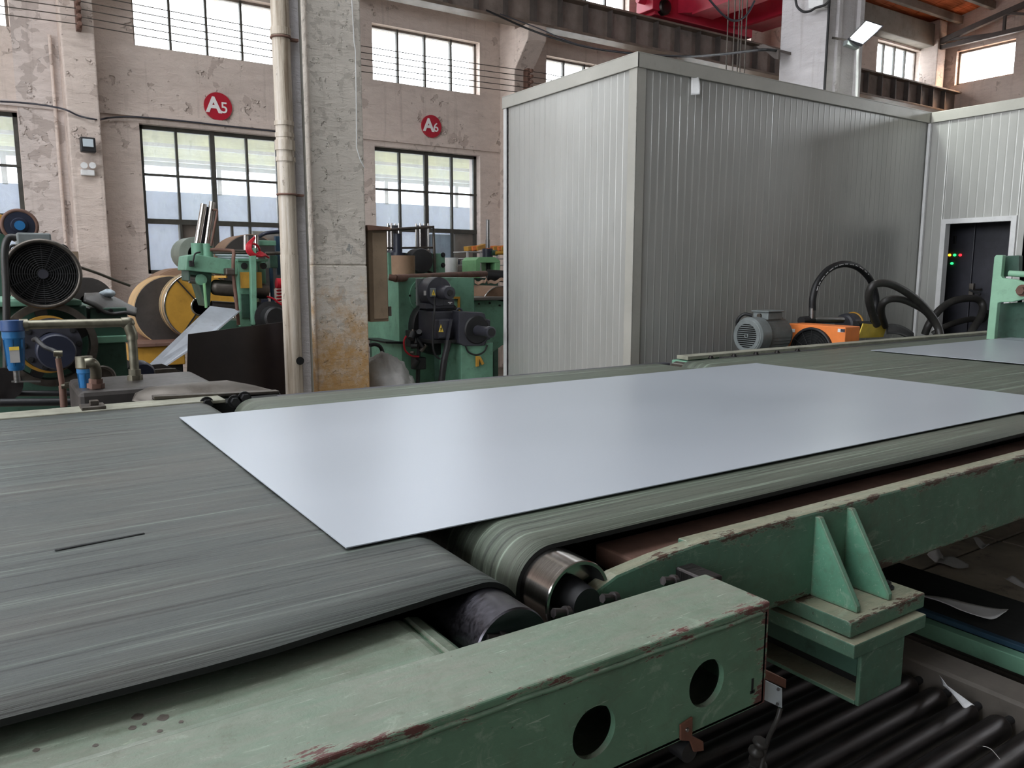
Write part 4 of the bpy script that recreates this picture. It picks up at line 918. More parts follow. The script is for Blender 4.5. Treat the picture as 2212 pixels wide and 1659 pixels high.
# ---- big blower motor on its green machine
Y = 4.35
c = P(93, 592, Y=Y); r = rad(73, 93, 592, Y)
mt = thing('fan_motor', 'big dark motor with a round finned fan grille at far left', 'motor', (c.x, Y+.3, c.z-r))
part('housing', MB().lathe((c.x, Y, c.z), (0, 1, 0), [(0, r*.93), (.0, r), (.04, r*1.0), (.06, r*.97), (.5, r*.95), (.52, 0)], 48), M['darkgrey'], mt)
part('fan_disc', MB().lathe((c.x, Y+.03, c.z), (0, 1, 0), [(0, 0), (0, r*.9)], 40), M['hole'], mt)
g = MB()
for i in range(1, 15): g.torus((c.x, Y+.004, c.z), (0, 1, 0), r*.93*i/15+.004, .0022, 40, 5)
for i in range(8):
    a = PI*i/8; g.cyl((c.x-math.cos(a)*r*.93, Y+.006, c.z-math.sin(a)*r*.93), (c.x+math.cos(a)*r*.93, Y+.006, c.z+math.sin(a)*r*.93), .002, 5)
part('grille', g, M['black'], mt)
part('grille_hub', MB().cyl((c.x, Y-.006, c.z), (c.x, Y+.01, c.z), .022, 20), M['darkgrey'], mt)
part('rim', MB().torus((c.x, Y, c.z), (0, 1, 0), r*.97, .010, 48, 8), M['dullsteel'], mt, 0, 'lighter rim ring')
m = MB()
for i in range(26):
    a = PI*.62+i*.075; m.box(c.x+math.cos(a)*r*1.0-.006, c.x+math.cos(a)*r*1.0+.006, Y+.01, Y+.06, c.z+math.sin(a)*r-.004, c.z+math.sin(a)*r+.004)
part('cooling_rib', m, M['dullsteel'], mt)
m = MB(); pbox(m, 36, 503, 111, 530, Y+.06, .25); part('terminal_box', m, M['midgrey'], mt, .008)
for px in (32, 135): q = P(px, 540, Y=Y+.05); part('lifting_eye', MB().torus((q.x, Y+.05, q.z), (0, 1, 0), .022, .006, 20, 6), M['black'], mt)
m = MB(); pbox(m, 52, 645, 130, 656, Y+.02, .4); part('foot', m, M['blacksteel'], mt, .004)
solo('motor_hose', MB().tube(spline([P(35, 513, Y=4.3), P(18, 515, Y=4.3), P(10, 545, Y=4.3), P(13, 620, Y=4.3), P(14, 700, Y=4.3), P(14, 860, Y=4.3)]), .016, 10), M['hose'], 'dark flexible conduit curving down left of the big fan motor', 'hose')
# ---- green machine body with flywheel
Y = 4.55
gm = thing('flywheel_machine', 'green machine body with a large dark belt flywheel under the fan motor', 'machine', (.25, 5.0, 0))
m = MB(); pbox(m, -60, 650, 177, 662, Y-.1, .9); part('top_bed', m, M['green'], gm, .006)
m = MB(); pbox(m, -60, 662, 195, 900, Y, 1.0); part('body', m, M['green_dk'], gm, .008)
m = MB(); pbox(m, 195, 665, 276, 726, Y+.02, .9); part('upper_block', m, M['green_dk'], gm, .006)
m = MB(); pbox(m, 200, 726, 281, 741, Y-.03, .9); part('ledge', m, M['green'], gm, .004)
m = MB(); pbox(m, 195, 741, 277, 880, Y+.02, .9); part('lower_block', m, M['green_dk'], gm, .006)
for k, (x_, y_) in enumerate(((214, 672), (240, 672), (262, 700))): 
    q = P(x_, y_, Y=Y); part('bolt', hexbolt(MB(), (q.x, Y+.02, q.z), (0, -1, 0), .008, .008), M['black'], gm)
Yf = 4.38
c = P(110, 745, Y=Yf); r = rad(91, 110, 745, Yf)
part('flywheel_rim', MB().lathe((c.x, Yf, c.z), (0, 1, 0), [(0, r*.84), (0, r), (.10, r), (.10, r*.84), (0, r*.84)], 56), M['dullsteel'], gm, .003)
m = MB(); m.lathe((c.x, Yf+.05, c.z), (0, 1, 0), [(0, 0), (0, r*.5), (.02, r*.5), (.02, 0)], 40)
for i in range(5):
    a = 2*PI*i/5+.5; m.bar((c.x+math.cos(a)*r*.4, Yf+.05, c.z+math.sin(a)*r*.4), (c.x+math.cos(a)*r*.9, Yf+.05, c.z+math.sin(a)*r*.9), .05, .09)
part('flywheel_spokes', m, M['black'], gm)
cc = P(113, 745, Y=Yf-.08)
part('clutch_ring', MB().lathe((cc.x, Yf-.08, cc.z), (0, 1, 0), [(0, r*.30), (0, r*.62), (.06, r*.62), (.12, r*.5)], 48), M['darkgrey'], gm)
part('amber_ring', MB().lathe((cc.x-.012, Yf-.05, cc.z), (0, 1, 0), [(0, r*.60), (0, r*.67), (.05, r*.67), (.05, r*.6)], 48), M['amber'], gm, 0, 'amber ring behind the clutch')
for i in range(10):
    a = 2*PI*i/10; part('clutch_bolt', hexbolt(MB(), (cc.x+math.cos(a)*r*.55, Yf-.08, cc.z+math.sin(a)*r*.55), (0, -1, 0), .010, .012), M['black'], gm)
c2 = P(122, 760, Y=Yf-.2)
part('hub_drum', MB().lathe((c2.x, Yf-.22, c2.z), (0, 1, 0), [(0, 0), (0, r*.37), (.01, r*.4), (.16, r*.4)], 44), M['navy'], gm)
q0 = R2 = crop(0, 600, 5.53)
def q_(x, y, Y): a, b = R2(x, y); return P(a, b, Y=Y)
part('air_hose', MB().tube(spline([q_(400, 745, 4.1), q_(430, 730, 4.08), q_(470, 770, 4.05), q_(540, 830, 4.02), q_(640, 870, 4.0), q_(690, 900, 3.98)]), .010, 8), M['black'], gm)
part('rotary_union', MB().cyl(q_(640, 905, 3.98), q_(745, 905, 3.98), .014, 12).cyl(q_(690, 890, 3.98), q_(700, 1000, 3.98), .010, 10), M['galv'], gm)
part('feed_pipe', MB().cyl(q_(695, 960, 3.98), q_(745, 1290, 3.98), .012, 12).cyl(q_(745, 1290, 3.98), q_(765, 1540, 3.98), .015, 12), M['rust'], gm)
part('valve', MB().cyl(q_(730, 1300, 3.97), q_(930, 1280, 3.97), .011, 10).bar(q_(770, 1270, 3.95), q_(870, 1250, 3.95), .02, .01), M['galv'], gm)
c = P(220, 815, Y=4.5); part('handwheel', MB().torus((c.x, 4.47, c.z), (0, 1, 0), .055, .010, 30, 8).lathe((c.x, 4.47, c.z), (0, 1, 0), [(0, 0), (0, .05), (.01, .05)], 24), M['dullsteel'], gm)
c = P(8, 828, Y=4.2); part('side_wheel', MB().lathe((c.x, 4.15, c.z), (0, 1, 0), [(0, 0), (0, .075), (.03, .075), (.03, 0)], 28), M['blacksteel'], gm)
part('low_pipe', MB().cyl(P(20, 850, Y=4.2), P(190, 850, Y=4.2), .014, 8).cyl(P(0, 870, Y=4.1), P(170, 868, Y=4.1), .018, 8), M['black'], gm)
# ---- filters and pipes
Yp = 3.75
def bfilter(cx, ytop, ymid, ybot, w, Y, lab, pale):
    t0, t1, t2 = P(cx, ytop, Y=Y), P(cx+1, ymid, Y=Y), P(cx+3, ybot, Y=Y); r = rad(w/2, cx, ymid, Y)
    f = thing('air_filter', lab, 'filter', (t1.x, Y, t2.z), 'blue compressed-air filters')
    part('head', MB().lathe((t1.x, Y, t1.z), (0, 0, 1), [(0, 0), (0, r*.95), (.005, r*1.04), (t0.z-t1.z, r), (t0.z-t1.z, 0)], 28), M['filter_head'] if not pale else M['galv'], f, .002)
    part('bowl', MB().lathe((t1.x, Y, t2.z), (0, 0, 1), [(0, 0), (0, r*.62), (.01, r*.72), ((t1.z-t2.z)*.8, r*.86), ((t1.z-t2.z)*.84, r*.95), (t1.z-t2.z, r*.95)], 28), M['blue'], f)
    for i in range(6):
        a = 2*PI*i/6+.3; part('bowl_rib', MB().bar((t1.x+math.cos(a)*r*.72, Y+math.sin(a)*r*.72, t2.z+.02), (t1.x+math.cos(a)*r*.87, Y+math.sin(a)*r*.87, t2.z+(t1.z-t2.z)*.8), .006, .006), M['blue'], f)
    return f, t1, t2, r
f, t1, t2, r = bfilter(27, 692, 716, 800, 45, Yp, 'tall blue air filter with a yellow and grey label at the left frame edge', False)
q0 = P(20, 757, Y=Yp-r*.9); q1 = P(44, 783, Y=Yp-r*.9)
part('label_plate', MB().box(q0.x, q1.x, Yp-r*.90, Yp-r*.84, q1.z, q0.z), M['tarp'], f); q2 = P(30, 752, Y=Yp-r*.92)
part('label_header', MB().box(q0.x, q1.x, Yp-r*.93, Yp-r*.87, q0.z, q0.z+.014), M['yellow'], f, 0, 'yellow label header')
part('drain_cock', MB().cyl((t1.x, Yp, t2.z), (t1.x, Yp, t2.z-.05), .012, 12).bar((t1.x-.02, Yp, t2.z-.045), (t1.x+.08, Yp-.02, t2.z-.05), .01, .006), M['steel'], f)
f, t1, t2, r = bfilter(182, 770, 796, 850, 34, 3.62, 'smaller blue air filter with a metal head standing over the tank', True)
gp = thing('galvanised_pipe', 'galvanised pipe running right from the tall blue filter and elbowing down to the tank', 'pipe', P(290, 832, Y=Yp))
a, b, d = P(48, 702, Y=Yp), P(262, 697, Y=Yp), P(293, 832, Y=Yp); pr = rad(9.6, 200, 700, Yp)
part('horizontal_run', MB().cyl(a, b, pr, 20), M['galv'], gp)
elb = [b+Vector((0, 0, 0)), b+Vector((.03, 0, 0)), Vector((d.x-.012, Yp, b.z-.012)), Vector((d.x-.002, Yp, b.z-.05)), Vector((d.x-.001, Yp, b.z-.075))]
part('elbow', MB().tube(spline(elb), pr*1.22, 18), M['galv'], gp)
part('vertical_run', MB().cyl((d.x-.001, Yp, b.z-.06), (d.x, Yp, d.z), pr, 20), M['galv'], gp)
part('union_nut', MB().cyl((d.x, Yp, d.z+.07), (d.x, Yp, d.z+.045), pr*1.35, 8).cyl((d.x, Yp, d.z+.045), (d.x, Yp, d.z+.015), pr*1.7, 6).cyl((d.x, Yp, d.z+.015), (d.x, Yp, d.z-.01), pr*1.2, 18), M['galv'], gp, .001)
part('left_coupling', MB().cyl(a-Vector((.01, 0, 0)), a+Vector((.02, 0, 0)), pr*1.3, 20), M['galv'], gp)
ep = thing('galvanised_elbow', 'short thick galvanised elbow beside the smaller blue filter', 'pipe', P(203, 845, Y=3.6))
part('elbow', MB().tube(spline([P(184, 785, Y=3.5), P(198, 784, Y=3.5), P(206, 796, Y=3.52), P(207, 815, Y=3.55), P(207, 822, Y=3.55)]), .021, 16), M['galv'], ep)
part('union_nut', MB().cyl(P(207, 818, Y=3.55), P(207, 828, Y=3.55), .026, 8).cyl(P(207, 828, Y=3.55), P(207, 838, Y=3.55), .033, 6).cyl(P(207, 838, Y=3.55), P(205, 846, Y=3.55), .022, 14), M['rust'], ep, .001)
tk = MB(); zt_ = P(230, 838, Y=3.55).z; x0_, x1_ = P(170, 860, Y=3.48).x, P(330, 850, Y=3.48).x
tk.box(x0_, x1_+.25, 3.48, 3.95, .3, zt_)
solo('air_tank', tk, M['coil'], 'low dark rounded tank with pipes standing on it behind the left rail', 'tank', .02)
# scrap sheet on rail
def f(u, v):
    top = [(285, 866, 3.36), (292, 850, 3.4), (318, 838, 3.42), (360, 832, 3.45), (430, 826, 3.5), (490, 822, 3.5), (545, 832, 3.45), (600, 846, 3.36)]
    i = min(6, int(u*7)); k = u*7-i; a = top[i]; b = top[i+1]
    p = P(a[0]+(b[0]-a[0])*k, a[1]+(b[1]-a[1])*k, Y=a[2]+(b[2]-a[2])*k)
    q = P(300+(600-300)*u, 868-18*u, Y=3.32); return p.lerp(q, v)+Vector((0, 0, .02*math.sin(v*PI)*math.sin(u*PI)))
solo('bent_steel_offcut', MB().grid(f, 28, 8), M['dullsteel'], 'bent dusty steel offcut arching over the left rail below the drainpipe', 'offcut', 0, None, .003)
solo('steel_strip', MB().bar(P(330, 858, Y=3.31), P(600, 846, Y=3.31), .05, .012), M['dullsteel'], 'flat dusty steel strip lying along the left rail top', 'strip', .002)
# ---- things behind the motor
Y = 7.6
def rollobj(name, cx, cy, rpx, Y, d, hub, face, side, lab, cat='coil', group='steel coils along the wall', rim=None, extra=None):
    c = P(cx, cy, Y=Y); r = rad(rpx, cx, cy, Y)
    o = thing(name, lab, cat, (c.x, Y+d/2, c.z-r), group)
    part('coil_wrap', MB().lathe((c.x, Y+.002, c.z), (0, 1, 0), [(0, r*.97), (.0, r), (d, r), (d, r*.3)], 56), M[side], o)
    part('coil_face', MB().lathe((c.x, Y, c.z), (0, 1, 0), [(0, r*hub), (0, r*.97), (.004, r*.985)], 56), M[face], o)
    part('coil_bore', MB().lathe((c.x, Y+.001, c.z), (0, 1, 0), [(0, r*hub), (d*.95, r*hub), (d*.95, 0)], 36), M['hole'], o)
    if rim:
        part('edge_ring', MB().torus((c.x, Y+.003, c.z), (0, 1, 0), r*.985, r*.03, 56, 8), M[rim], o, 0, 'bright steel edge ring')
        part('bore_ring', MB().torus((c.x, Y, c.z), (0, 1, 0), r*hub, r*.03, 36, 8), M[rim], o)
    return o, c, r
o, c, r = rollobj('steel_coil', 434, 662, 74, 8.0, .27, .26, 'amber', 'kraft', 'yellow-wrapped steel coil with bright edge ring, left of the green press', rim='chrome')
for a in (2.25, 4.1): part('strap', MB().bar((c.x+math.cos(a)*r*.28, 7.985, c.z+math.sin(a)*r*.28), (c.x+math.cos(a)*r*1.0, 7.985, c.z+math.sin(a)*r*1.0), .014, .012), M['black'], o)
for d_ in (.07, .20): part('band', MB().torus((c.x, 8.0+d_, c.z), (0, 1, 0), r+.001, .006, 56, 6), M['galv'], o)
rollobj('steel_coil', 372, 672, 76, 8.28, .40, .24, 'coil', 'kraft', 'dark-faced steel coil with kraft-wrapped edge behind the yellow coil')
rollobj('steel_coil', 400, 664, 84, 8.9, .5, .24, 'kraft2', 'kraft2', 'brown paper-wrapped coil farthest back behind the yellow coil')
rollobj('steel_coil', 545, 575, 68, 9.1, .5, .24, 'coil', 'kraft2', 'brown-edged coil seen above the green press against the window')
rollobj('steel_coil', 425, 548, 36, 8.9, .45, .5, 'coil_pale', 'coil_pale', 'small grey-green coil end behind the twin cylinders')
rollobj('steel_coil', 190, 652, 52, 6.3, .35, .3, 'coil', 'coil', 'dark grey coil half hidden behind the big fan motor')
m = MB(); pbox(m, 296, 748, 400, 790, 7.95, 1.5)
cr_ = thing('coil_cradle', 'amber steel cradle under the row of coils', 'cradle', P(340, 790, Y=8.3))
part('cradle_bed', m, M['amber'], cr_, .01); m = MB(); pbox(m, 290, 740, 420, 748, 7.9, 1.6); part('cradle_top', m, M['rust'], cr_, .006)
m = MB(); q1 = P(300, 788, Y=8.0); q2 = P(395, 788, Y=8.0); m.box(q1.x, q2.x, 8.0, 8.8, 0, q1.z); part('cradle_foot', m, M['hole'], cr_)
o = P(0, 0, Y=1)
# folded dark belt piece on the machine
def f(u, v):
    a = [(186, 640), (215, 634), (240, 640), (262, 650), (280, 662), (296, 673)]; b = [(180, 652), (205, 662), (225, 676), (245, 680), (270, 676), (294, 682)]
    i = min(4, int(u*5)); k = u*5-i
    p = P(a[i][0]+(a[i+1][0]-a[i][0])*k, a[i][1]+(a[i+1][1]-a[i][1])*k, Y=4.95); q = P(b[i][0]+(b[i+1][0]-b[i][0])*k, b[i][1]+(b[i+1][1]-b[i][1])*k, Y=4.55)
    return p.lerp(q, v)+Vector((0, 0, .025*math.sin(v*PI)))
solo('folded_belt_piece', MB().grid(f, 24, 8), M['hose'], 'folded piece of dark rubber belt lying on the green machine', 'rubber sheet', 0, None, .012)
solo('plastic_wad', MB().grid(lambda u, v: P(232, 634, Y=4.8)+Vector((.035*math.cos(u*2*PI)*math.sin(v*PI)*(1+.3*math.sin(u*19)), .03*math.sin(u*2*PI)*math.sin(v*PI), .02*math.cos(v*PI)*(1+.3*math.sin(u*13)))), 20, 10), M['frost'], 'small wad of clear plastic on top of the folded rubber piece', 'plastic')
solo('banding_strip', MB().tube(spline([P(165, 575, Y=6.6), P(210, 590, Y=6.8), P(250, 606, Y=7.0), P(280, 617, Y=7.1)]), .012, 4), M['dullsteel'], 'springy steel banding strip sticking out toward the coils', 'strip')
m = MB(); pbox(m, 145, 543, 171, 590, 9.7, .08); solo('wall_switch_box', m, M['cabdoor'], 'small beige switch box on the left pilaster behind the fan motor', 'box', .005)
# ---- yellow/blue reel at the left edge
rl = thing('decoiler_head', 'yellow arm with round blue-black hub at the left edge above the fan motor', 'machine', P(30, 500, Y=6.0))
c = P(42, 488, Y=6.0)
part('hub', MB().lathe((c.x, 5.95, c.z), (0, 1, 0), [(0, 0), (0, .045), (.01, .05), (.01, .085), (.03, .09), (.1, .09), (.1, 0)], 30), M['navy'], rl)
part('hub_ring', MB().torus((c.x, 5.97, c.z), (0, 1, 0), .095, .012, 32, 8), M['rust'], rl)
part('hub_cap', MB().cyl((c.x, 5.93, c.z), (c.x, 5.96, c.z), .03, 16), M['blue'], rl)
m = MB(); pprism(m, [(-20, 458), (20, 468), (48, 478), (30, 500), (-20, 490)], 6.02, .1); part('arm', m, M['amber'], rl, .004)
m = MB(); pprism(m, [(-20, 476), (14, 482), (22, 508), (-20, 500)], 5.98, .05); part('guard', m, M['black'], rl, .004)
m = MB(); pbox(m, -30, 505, 30, 900, 6.1, .5); part('stand', m, M['green_dk'], rl)
# ---- low clutter between the machine and the press
m = MB(); pprism(m, [(300, 800), (380, 796), (400, 826), (330, 830)], 5.2, .03); solo('scrap_plate', m, M['dullsteel'], 'dull steel scrap plate lying low beside the elbow pipe', 'offcut')
m = MB(); pprism(m, [(315, 790), (350, 786), (400, 806), (395, 814)], 5.3, .02); solo('scrap_plate', m, M['coil'], 'narrow bright-edged scrap strip behind the low steel scrap', 'offcut')
c = P(308, 805, Y=4.6); solo('small_pump', MB().lathe((c.x, 4.55, c.z), (0, 1, 0), [(0, 0), (0, .05), (.02, .06), (.15, .06), (.15, 0)], 24), M['navy'], 'small dark blue pump body behind the vertical galvanised pipe', 'pump')
# ---- tilted galvanised guide sheet and dark plate
gsh = MB(); gsh.prism([P(323, 791, Y=5.9), P(349, 798, Y=5.9), P(452, 730, Y=6.3), P(520, 672, Y=6.9), P(455, 664, Y=6.9)], (0, .01, .012))
solo('sloping_guide_sheet', gsh, M['bright_galv'], 'bright galvanised sheet sloping down from the green press rollers', 'sheet')
dp = MB(); q = [P(406, 722, Y=5.55), P(623, 694, Y=5.95), P(630, 870, Y=5.95), P(402, 870, Y=5.55)]
dp.prism(q, (.01, .02, 0)); solo('dark_steel_plate', dp, M['brownplate'], 'large dark brown oiled steel plate standing upright left of the drainpipe', 'plate')

# ---- green strip press
R3 = crop(360, 420, 5.53)
def A(x, y): return R3(x, y)
def pb3(mb, x0, y0, x1, y1, Y, d): a = A(x0, y0); b = A(x1, y1); return pbox(mb, a[0], a[1], b[0], b[1], Y, d)
def pp3(mb, pts, Y, d): return pprism(mb, [A(*p) for p in pts], Y, d)
def p3(x, y, Y): a = A(x, y); return P(a[0], a[1], Y=Y)
YG = 7.0
gp_ = thing('strip_press', 'green levelling press with twin upright chrome cylinders and red hoses', 'machine', p3(700, 1500, YG+.3))
m = MB(); pp3(m, [(245, 735), (330, 715), (830, 790), (850, 810), (850, 960), (700, 955), (228, 905)], YG, .35); part('top_arm', m, M['green'], gp_, .006)
for a_, b_ in (((445, 115), (365, 610)), ((548, 90), (475, 615))):
    part('chrome_cylinder', MB().cyl(p3(*a_, YG+.15), p3(*b_, YG+.15), .027, 20), M['chrome'], gp_)
    q = p3(*b_, YG+.15); part('cylinder_collar', MB().cyl(q+Vector((0, 0, .02)), q-Vector((0, 0, .11)), .050, 20), M['green'], gp_, .002)
part('guide_plate', MB().bar(p3(490, 150, YG+.18), p3(395, 690, YG+.18), .04, .02), M['darkgrey'], gp_)
part('black_hose', MB().tube(spline([p3(560, 185, YG+.1), p3(600, 190, YG+.1), p3(598, 250, YG+.1), p3(570, 400, YG+.1), p3(530, 620, YG+.1)]), .010, 8), M['rust'], gp_)
part('black_hose', MB().tube(spline([p3(400, 690, YG-.02), p3(340, 710, YG-.04), p3(320, 780, YG-.04), p3(310, 840, YG-.03)]), .007, 8), M['black'], gp_)
m = MB(); pb3(m, 275, 790, 330, 860, YG-.04, .04); part('hose_valve', m, M['black'], gp_, .003)
m = MB(); pp3(m, [(262, 905), (540, 940), (520, 1330), (470, 1340), (380, 1060), (262, 1030)], YG+.08, .3); part('lower_arm', m, M['green_dk'], gp_, .005)
part('pinch_roller', MB().cyl(p3(270, 1005, YG+.1), p3(370, 1015, YG+.1), .040, 20), M['steel'], gp_)
q = p3(415, 1020, YG+.05); part('arm_pivot', MB().lathe((q.x, YG+.04, q.z), (0, 1, 0), [(0, 0), (0, .02), (.005, .045), (.05, .05), (.05, 0)], 24), M['green'], gp_)
m = MB(); pp3(m, [(445, 1065), (465, 1060), (490, 1350), (470, 1360)], YG-.02, .05); part('side_strut', m, M['green_lt'], gp_, .003)
part('feed_roller', MB().lathe(p3(580, 1110, YG+.12), p3(900, 1135, YG+.12)-p3(580, 1110, YG+.12), [(-.05, 0), (-.045, .03), (-.02, .06), (0, .068), (.45, .068), (.46, 0)], 28), M['dullsteel'], gp_)
part('feed_roller', MB().lathe(p3(560, 1340, YG+.12), p3(880, 1360, YG+.12)-p3(560, 1340, YG+.12), [(-.03, 0), (-.02, .05), (.45, .055), (.46, 0)], 28), M['blacksteel'], gp_)
# posts
m = MB(); pb3(m, 860, 785, 1000, 1580, YG, .12); part('post', m, M['green'], gp_, .005)
m = MB(); pb3(m, 1100, 800, 1195, 1580, YG+.2, .12); part('post', m, M['green'], gp_, .005)
m = MB(); pp3(m, [(1000, 640), (1070, 640), (1080, 1380), (1060, 1560), (1020, 1560)], YG-.12, .06); part('front_post', m, M['green'], gp_, .005)
m = MB(); pb3(m, 848, 770, 1210, 800, YG-.02, .35); part('cross_head', m, M['green'], gp_, .004)
for a_ in ((925, 855), (1155, 855)):
    q = p3(*a_, YG); part('round_window', MB().cyl((q.x, YG-.01, q.z), (q.x, YG+.02, q.z), .028, 20), M['black'], gp_)
m = MB(); pb3(m, 892, 928, 1140, 1120, YG-.06, .04); part('amber_plate', m, M['amber'], gp_, .003, 'amber guard plate')
m = MB(); pb3(m, 895, 1190, 990, 1480, YG-.01, .06); part('gear_panel', m, M['green_dk'], gp_, .004)
m = MB(); pb3(m, 1100, 550, 1310, 610, YG+.25, .2); part('upper_block', m, M['green'], gp_, .006)
m = MB(); pb3(m, 1235, 730, 1330, 880, YG+.3, .15); part('valve_block', m, M['green_dk'], gp_, .006)
for px in (945, 1070): part('piston_rod', MB().cyl(p3(px, 490, YG+.2), p3(px, 700, YG+.2), .022, 16), M['chrome'], gp_)
for k_, y_ in enumerate((670, 695, 725, 755, 780)):
    part('manifold_pipe', MB().cyl(p3(520+k_*30, y_, YG+.06+k_*.05), p3(1090, y_+8, YG+.06+k_*.05), .010, 8), M['dullsteel'] if k_ < 2 else M['frost'], gp_)
part('drain_pipe', MB().tube(spline([p3(520, 660, YG), p3(760, 670, YG-.02), p3(800, 690, YG-.05), p3(795, 800, YG-.1), p3(800, 1000, YG-.1), p3(830, 1250, YG-.1), p3(860, 1560, YG-.1)]), .015, 10), M['rust'], gp_)
m = MB(); pb3(m, 705, 880, 820, 965, YG-.14, .08); part('valve_body', m, M['dullsteel'], gp_, .012)
part('amber_lever', MB().bar(p3(570, 985, YG-.05), p3(720, 985, YG-.12), .03, .022), M['amber'], gp_, .004)
for k_ in range(5):
    ph = k_*1.1; cx_, cy_ = 1030+k_*22, 650+k_*22
    part('red_hose', MB().tube(spline([p3(1050, 510+k_*4, YG), p3(960+k_*12, 600, YG-.1), p3(965+k_*15, 690, YG-.12), p3(1040+k_*20, 740, YG-.1), p3(1110+k_*15, 690+k_*10, YG-.05), p3(1180+k_*10, 720+k_*9, YG)]), .009, 7), M['redhose'], gp_)
part('red_hose', MB().tube(spline([p3(1120, 700, YG), p3(1090, 620, YG-.05), p3(1030, 590, YG-.08), p3(970, 640, YG-.08), p3(990, 720, YG-.05)]), .010, 7), M['redhose'], gp_)
part('red_hose', MB().tube(spline([p3(1200, 1220, YG), p3(1280, 1250, YG), p3(1340, 1300, YG), p3(1400, 1330, YG)]), .009, 7), M['redhose'], gp_)
part('blue_hose', MB().tube(spline([p3(1110, 500, YG+.1), p3(1180, 465, YG+.05), p3(1290, 450, YG+.05), p3(1420, 440, YG+.1)]), .017, 8), M['navy'], gp_)
part('blue_column', MB().cyl(p3(1245, 880, YG+.15), p3(1270, 1310, YG+.15), .018, 12), M['bluestripe'], gp_)
part('cross_pipe', MB().cyl(p3(1180, 705, YG+.2), p3(1420, 700, YG+.2), .016, 10), M['dullsteel'], gp_)
m = MB(); pb3(m, 1310, 500, 1420, 960, YG+.4, .04); part('blue_sheet', m, M['bluestripe'], gp_)
for k_ in range(6): part('red_spring', MB().torus(p3(1345, 1110+k_*38, YG+.05), (0, .3, 1), .02, .006, 14, 6), M['redhose'], gp_)
part('red_cylinder', MB().cyl(p3(1310, 1060, YG+.02), p3(1430, 1070, YG+.02), .045, 16), M['redhose'], gp_)
q = p3(1210, 1470, YG-.1); part('drive_motor', MB().lathe((q.x+.03, YG-.25, q.z), (-.1, 1, 0), [(0, 0), (0, .085), (.02, .10), (.12, .10), (.13, .14), (.3, .14), (.3, 0)], 30), M['black'], gp_)
m = MB(); pb3(m, 1130, 1250, 1220, 1330, YG-.08, .08); part('control_box', m, M['navy'], gp_, .005)
m = MB(); pb3(m, 1195, 1330, 1430, 1580, YG+.1, .2); part('rear_frame', m, M['green_dk'], gp_, .006)
m = MB(); pb3(m, 500, 1500, 1430, 2400, YG+.05, .4); part('base', m, M['green_dk'], gp_, .006)

# ================================================================== MIDDLE BACKGROUND (between column and cabin)
R4 = crop(700, 460, 4.254)
def pb4(mb, x0, y0, x1, y1, Y, d): a = R4(x0, y0); b = R4(x1, y1); return pbox(mb, a[0], a[1], b[0], b[1], Y, d)
def pp4(mb, pts, Y, d): return pprism(mb, [R4(*p) for p in pts], Y, d)
def p4(x, y, Y): a = R4(x, y); return P(a[0], a[1], Y=Y)
def s4(x, y, Y): return S(p4(x, y, Y))/4.254
YM = 6.6
uc = thing('uncoiler_housing', 'tall green steel machine housing with a bright left side, right of the flaking column', 'machine', p4(900, 1500, YM+.4))
m = MB(); pb4(m, 685, 595, 1380, 1190, YM, .75); part('upper_housing', m, M['green'], uc, .006)
m = MB(); pb4(m, 722, 1190, 1020, 2300, YM+.03, .7); part('lower_housing', m, M['green'], uc, .006)
m = MB(); pp4(m, [(560, 1182), (735, 1182), (735, 1205), (575, 1200)], YM-.02, .5); part('joint_plate', m, M['black'], uc)
q = p4(930, 760, YM); sc_ = s4(930, 760, YM)
part('round_flange', MB().cyl((q.x, YM-.02, q.z), (q.x, YM, q.z), 165*sc_, 40), M['green'], uc, .003)
for a_, b_ in ((845, 692), (788, 760), (848, 825), (920, 890), (935, 905)):
    z_ = p4(a_, b_, YM-.02); part('bolt_hole', MB().cyl((z_.x, YM-.024, z_.z), (z_.x, YM-.019, z_.z), .010, 14), M['black'], uc)
q = p4(1010, 1040, YM); part('brake_disc', MB().lathe((q.x, YM-.10, q.z), (0, 1, 0), [(0, 0), (0, .26), (.02, .27), (.1, .27), (.1, 0)], 44), M['black'], uc)
m = MB(); pp4(m, [(1200, 770), (1250, 770), (1250, 905), (1235, 905), (1235, 790), (1200, 790)], YM-.02, .02); part('amber_bracket', m, M['amber'], uc)
# blower
YB = 6.25
bl = thing('blower_fan', 'dark snail-shaped blower with a warning triangle on top of the main motor', 'fan', p4(1060, 880, YB))
c = p4(1060, 725, YB); sc_ = s4(1060, 725, YB)
part('scroll_housing', MB().lathe((c.x, YB, c.z), (0, 1, 0), [(0, 0), (0, 128*sc_), (.006, 134*sc_), (.17, 134*sc_), (.17, 0)], 48), M['darkgrey'], bl)
m = MB(); pb4(m, 855, 602, 960, 850, YB+.18, .03); part('outlet_plate', m, M['midgrey'], bl, .003)
m = MB(); pb4(m, 940, 830, 1195, 880, YB+.02, .14); part('outlet_duct', m, M['darkgrey'], bl, .006)
m = MB(); pb4(m, 1095, 790, 1198, 850, YB-.002, .05); part('side_plate', m, M['darkgrey'], bl, .004)
q = p4(1135, 735, YB-.2); part('drive_motor', MB().lathe((c.x+.015, YB-.17, c.z-.005), (0, 1, 0), [(0, 0), (0, 30*sc_), (.006, 58*sc_), (.03, 62*sc_), (.17, 62*sc_)], 32), M['darkgrey'], bl)
part('motor_cap', MB().lathe((c.x+.015, YB-.18, c.z-.005), (0, 1, 0), [(0, 0), (0, .026), (.012, .03)], 24), M['black'], bl)
m = MB(); pb4(m, 985, 690, 1030, 770, YB-.03, .03); part('terminal_cover', m, M['midgrey'], bl, .004)
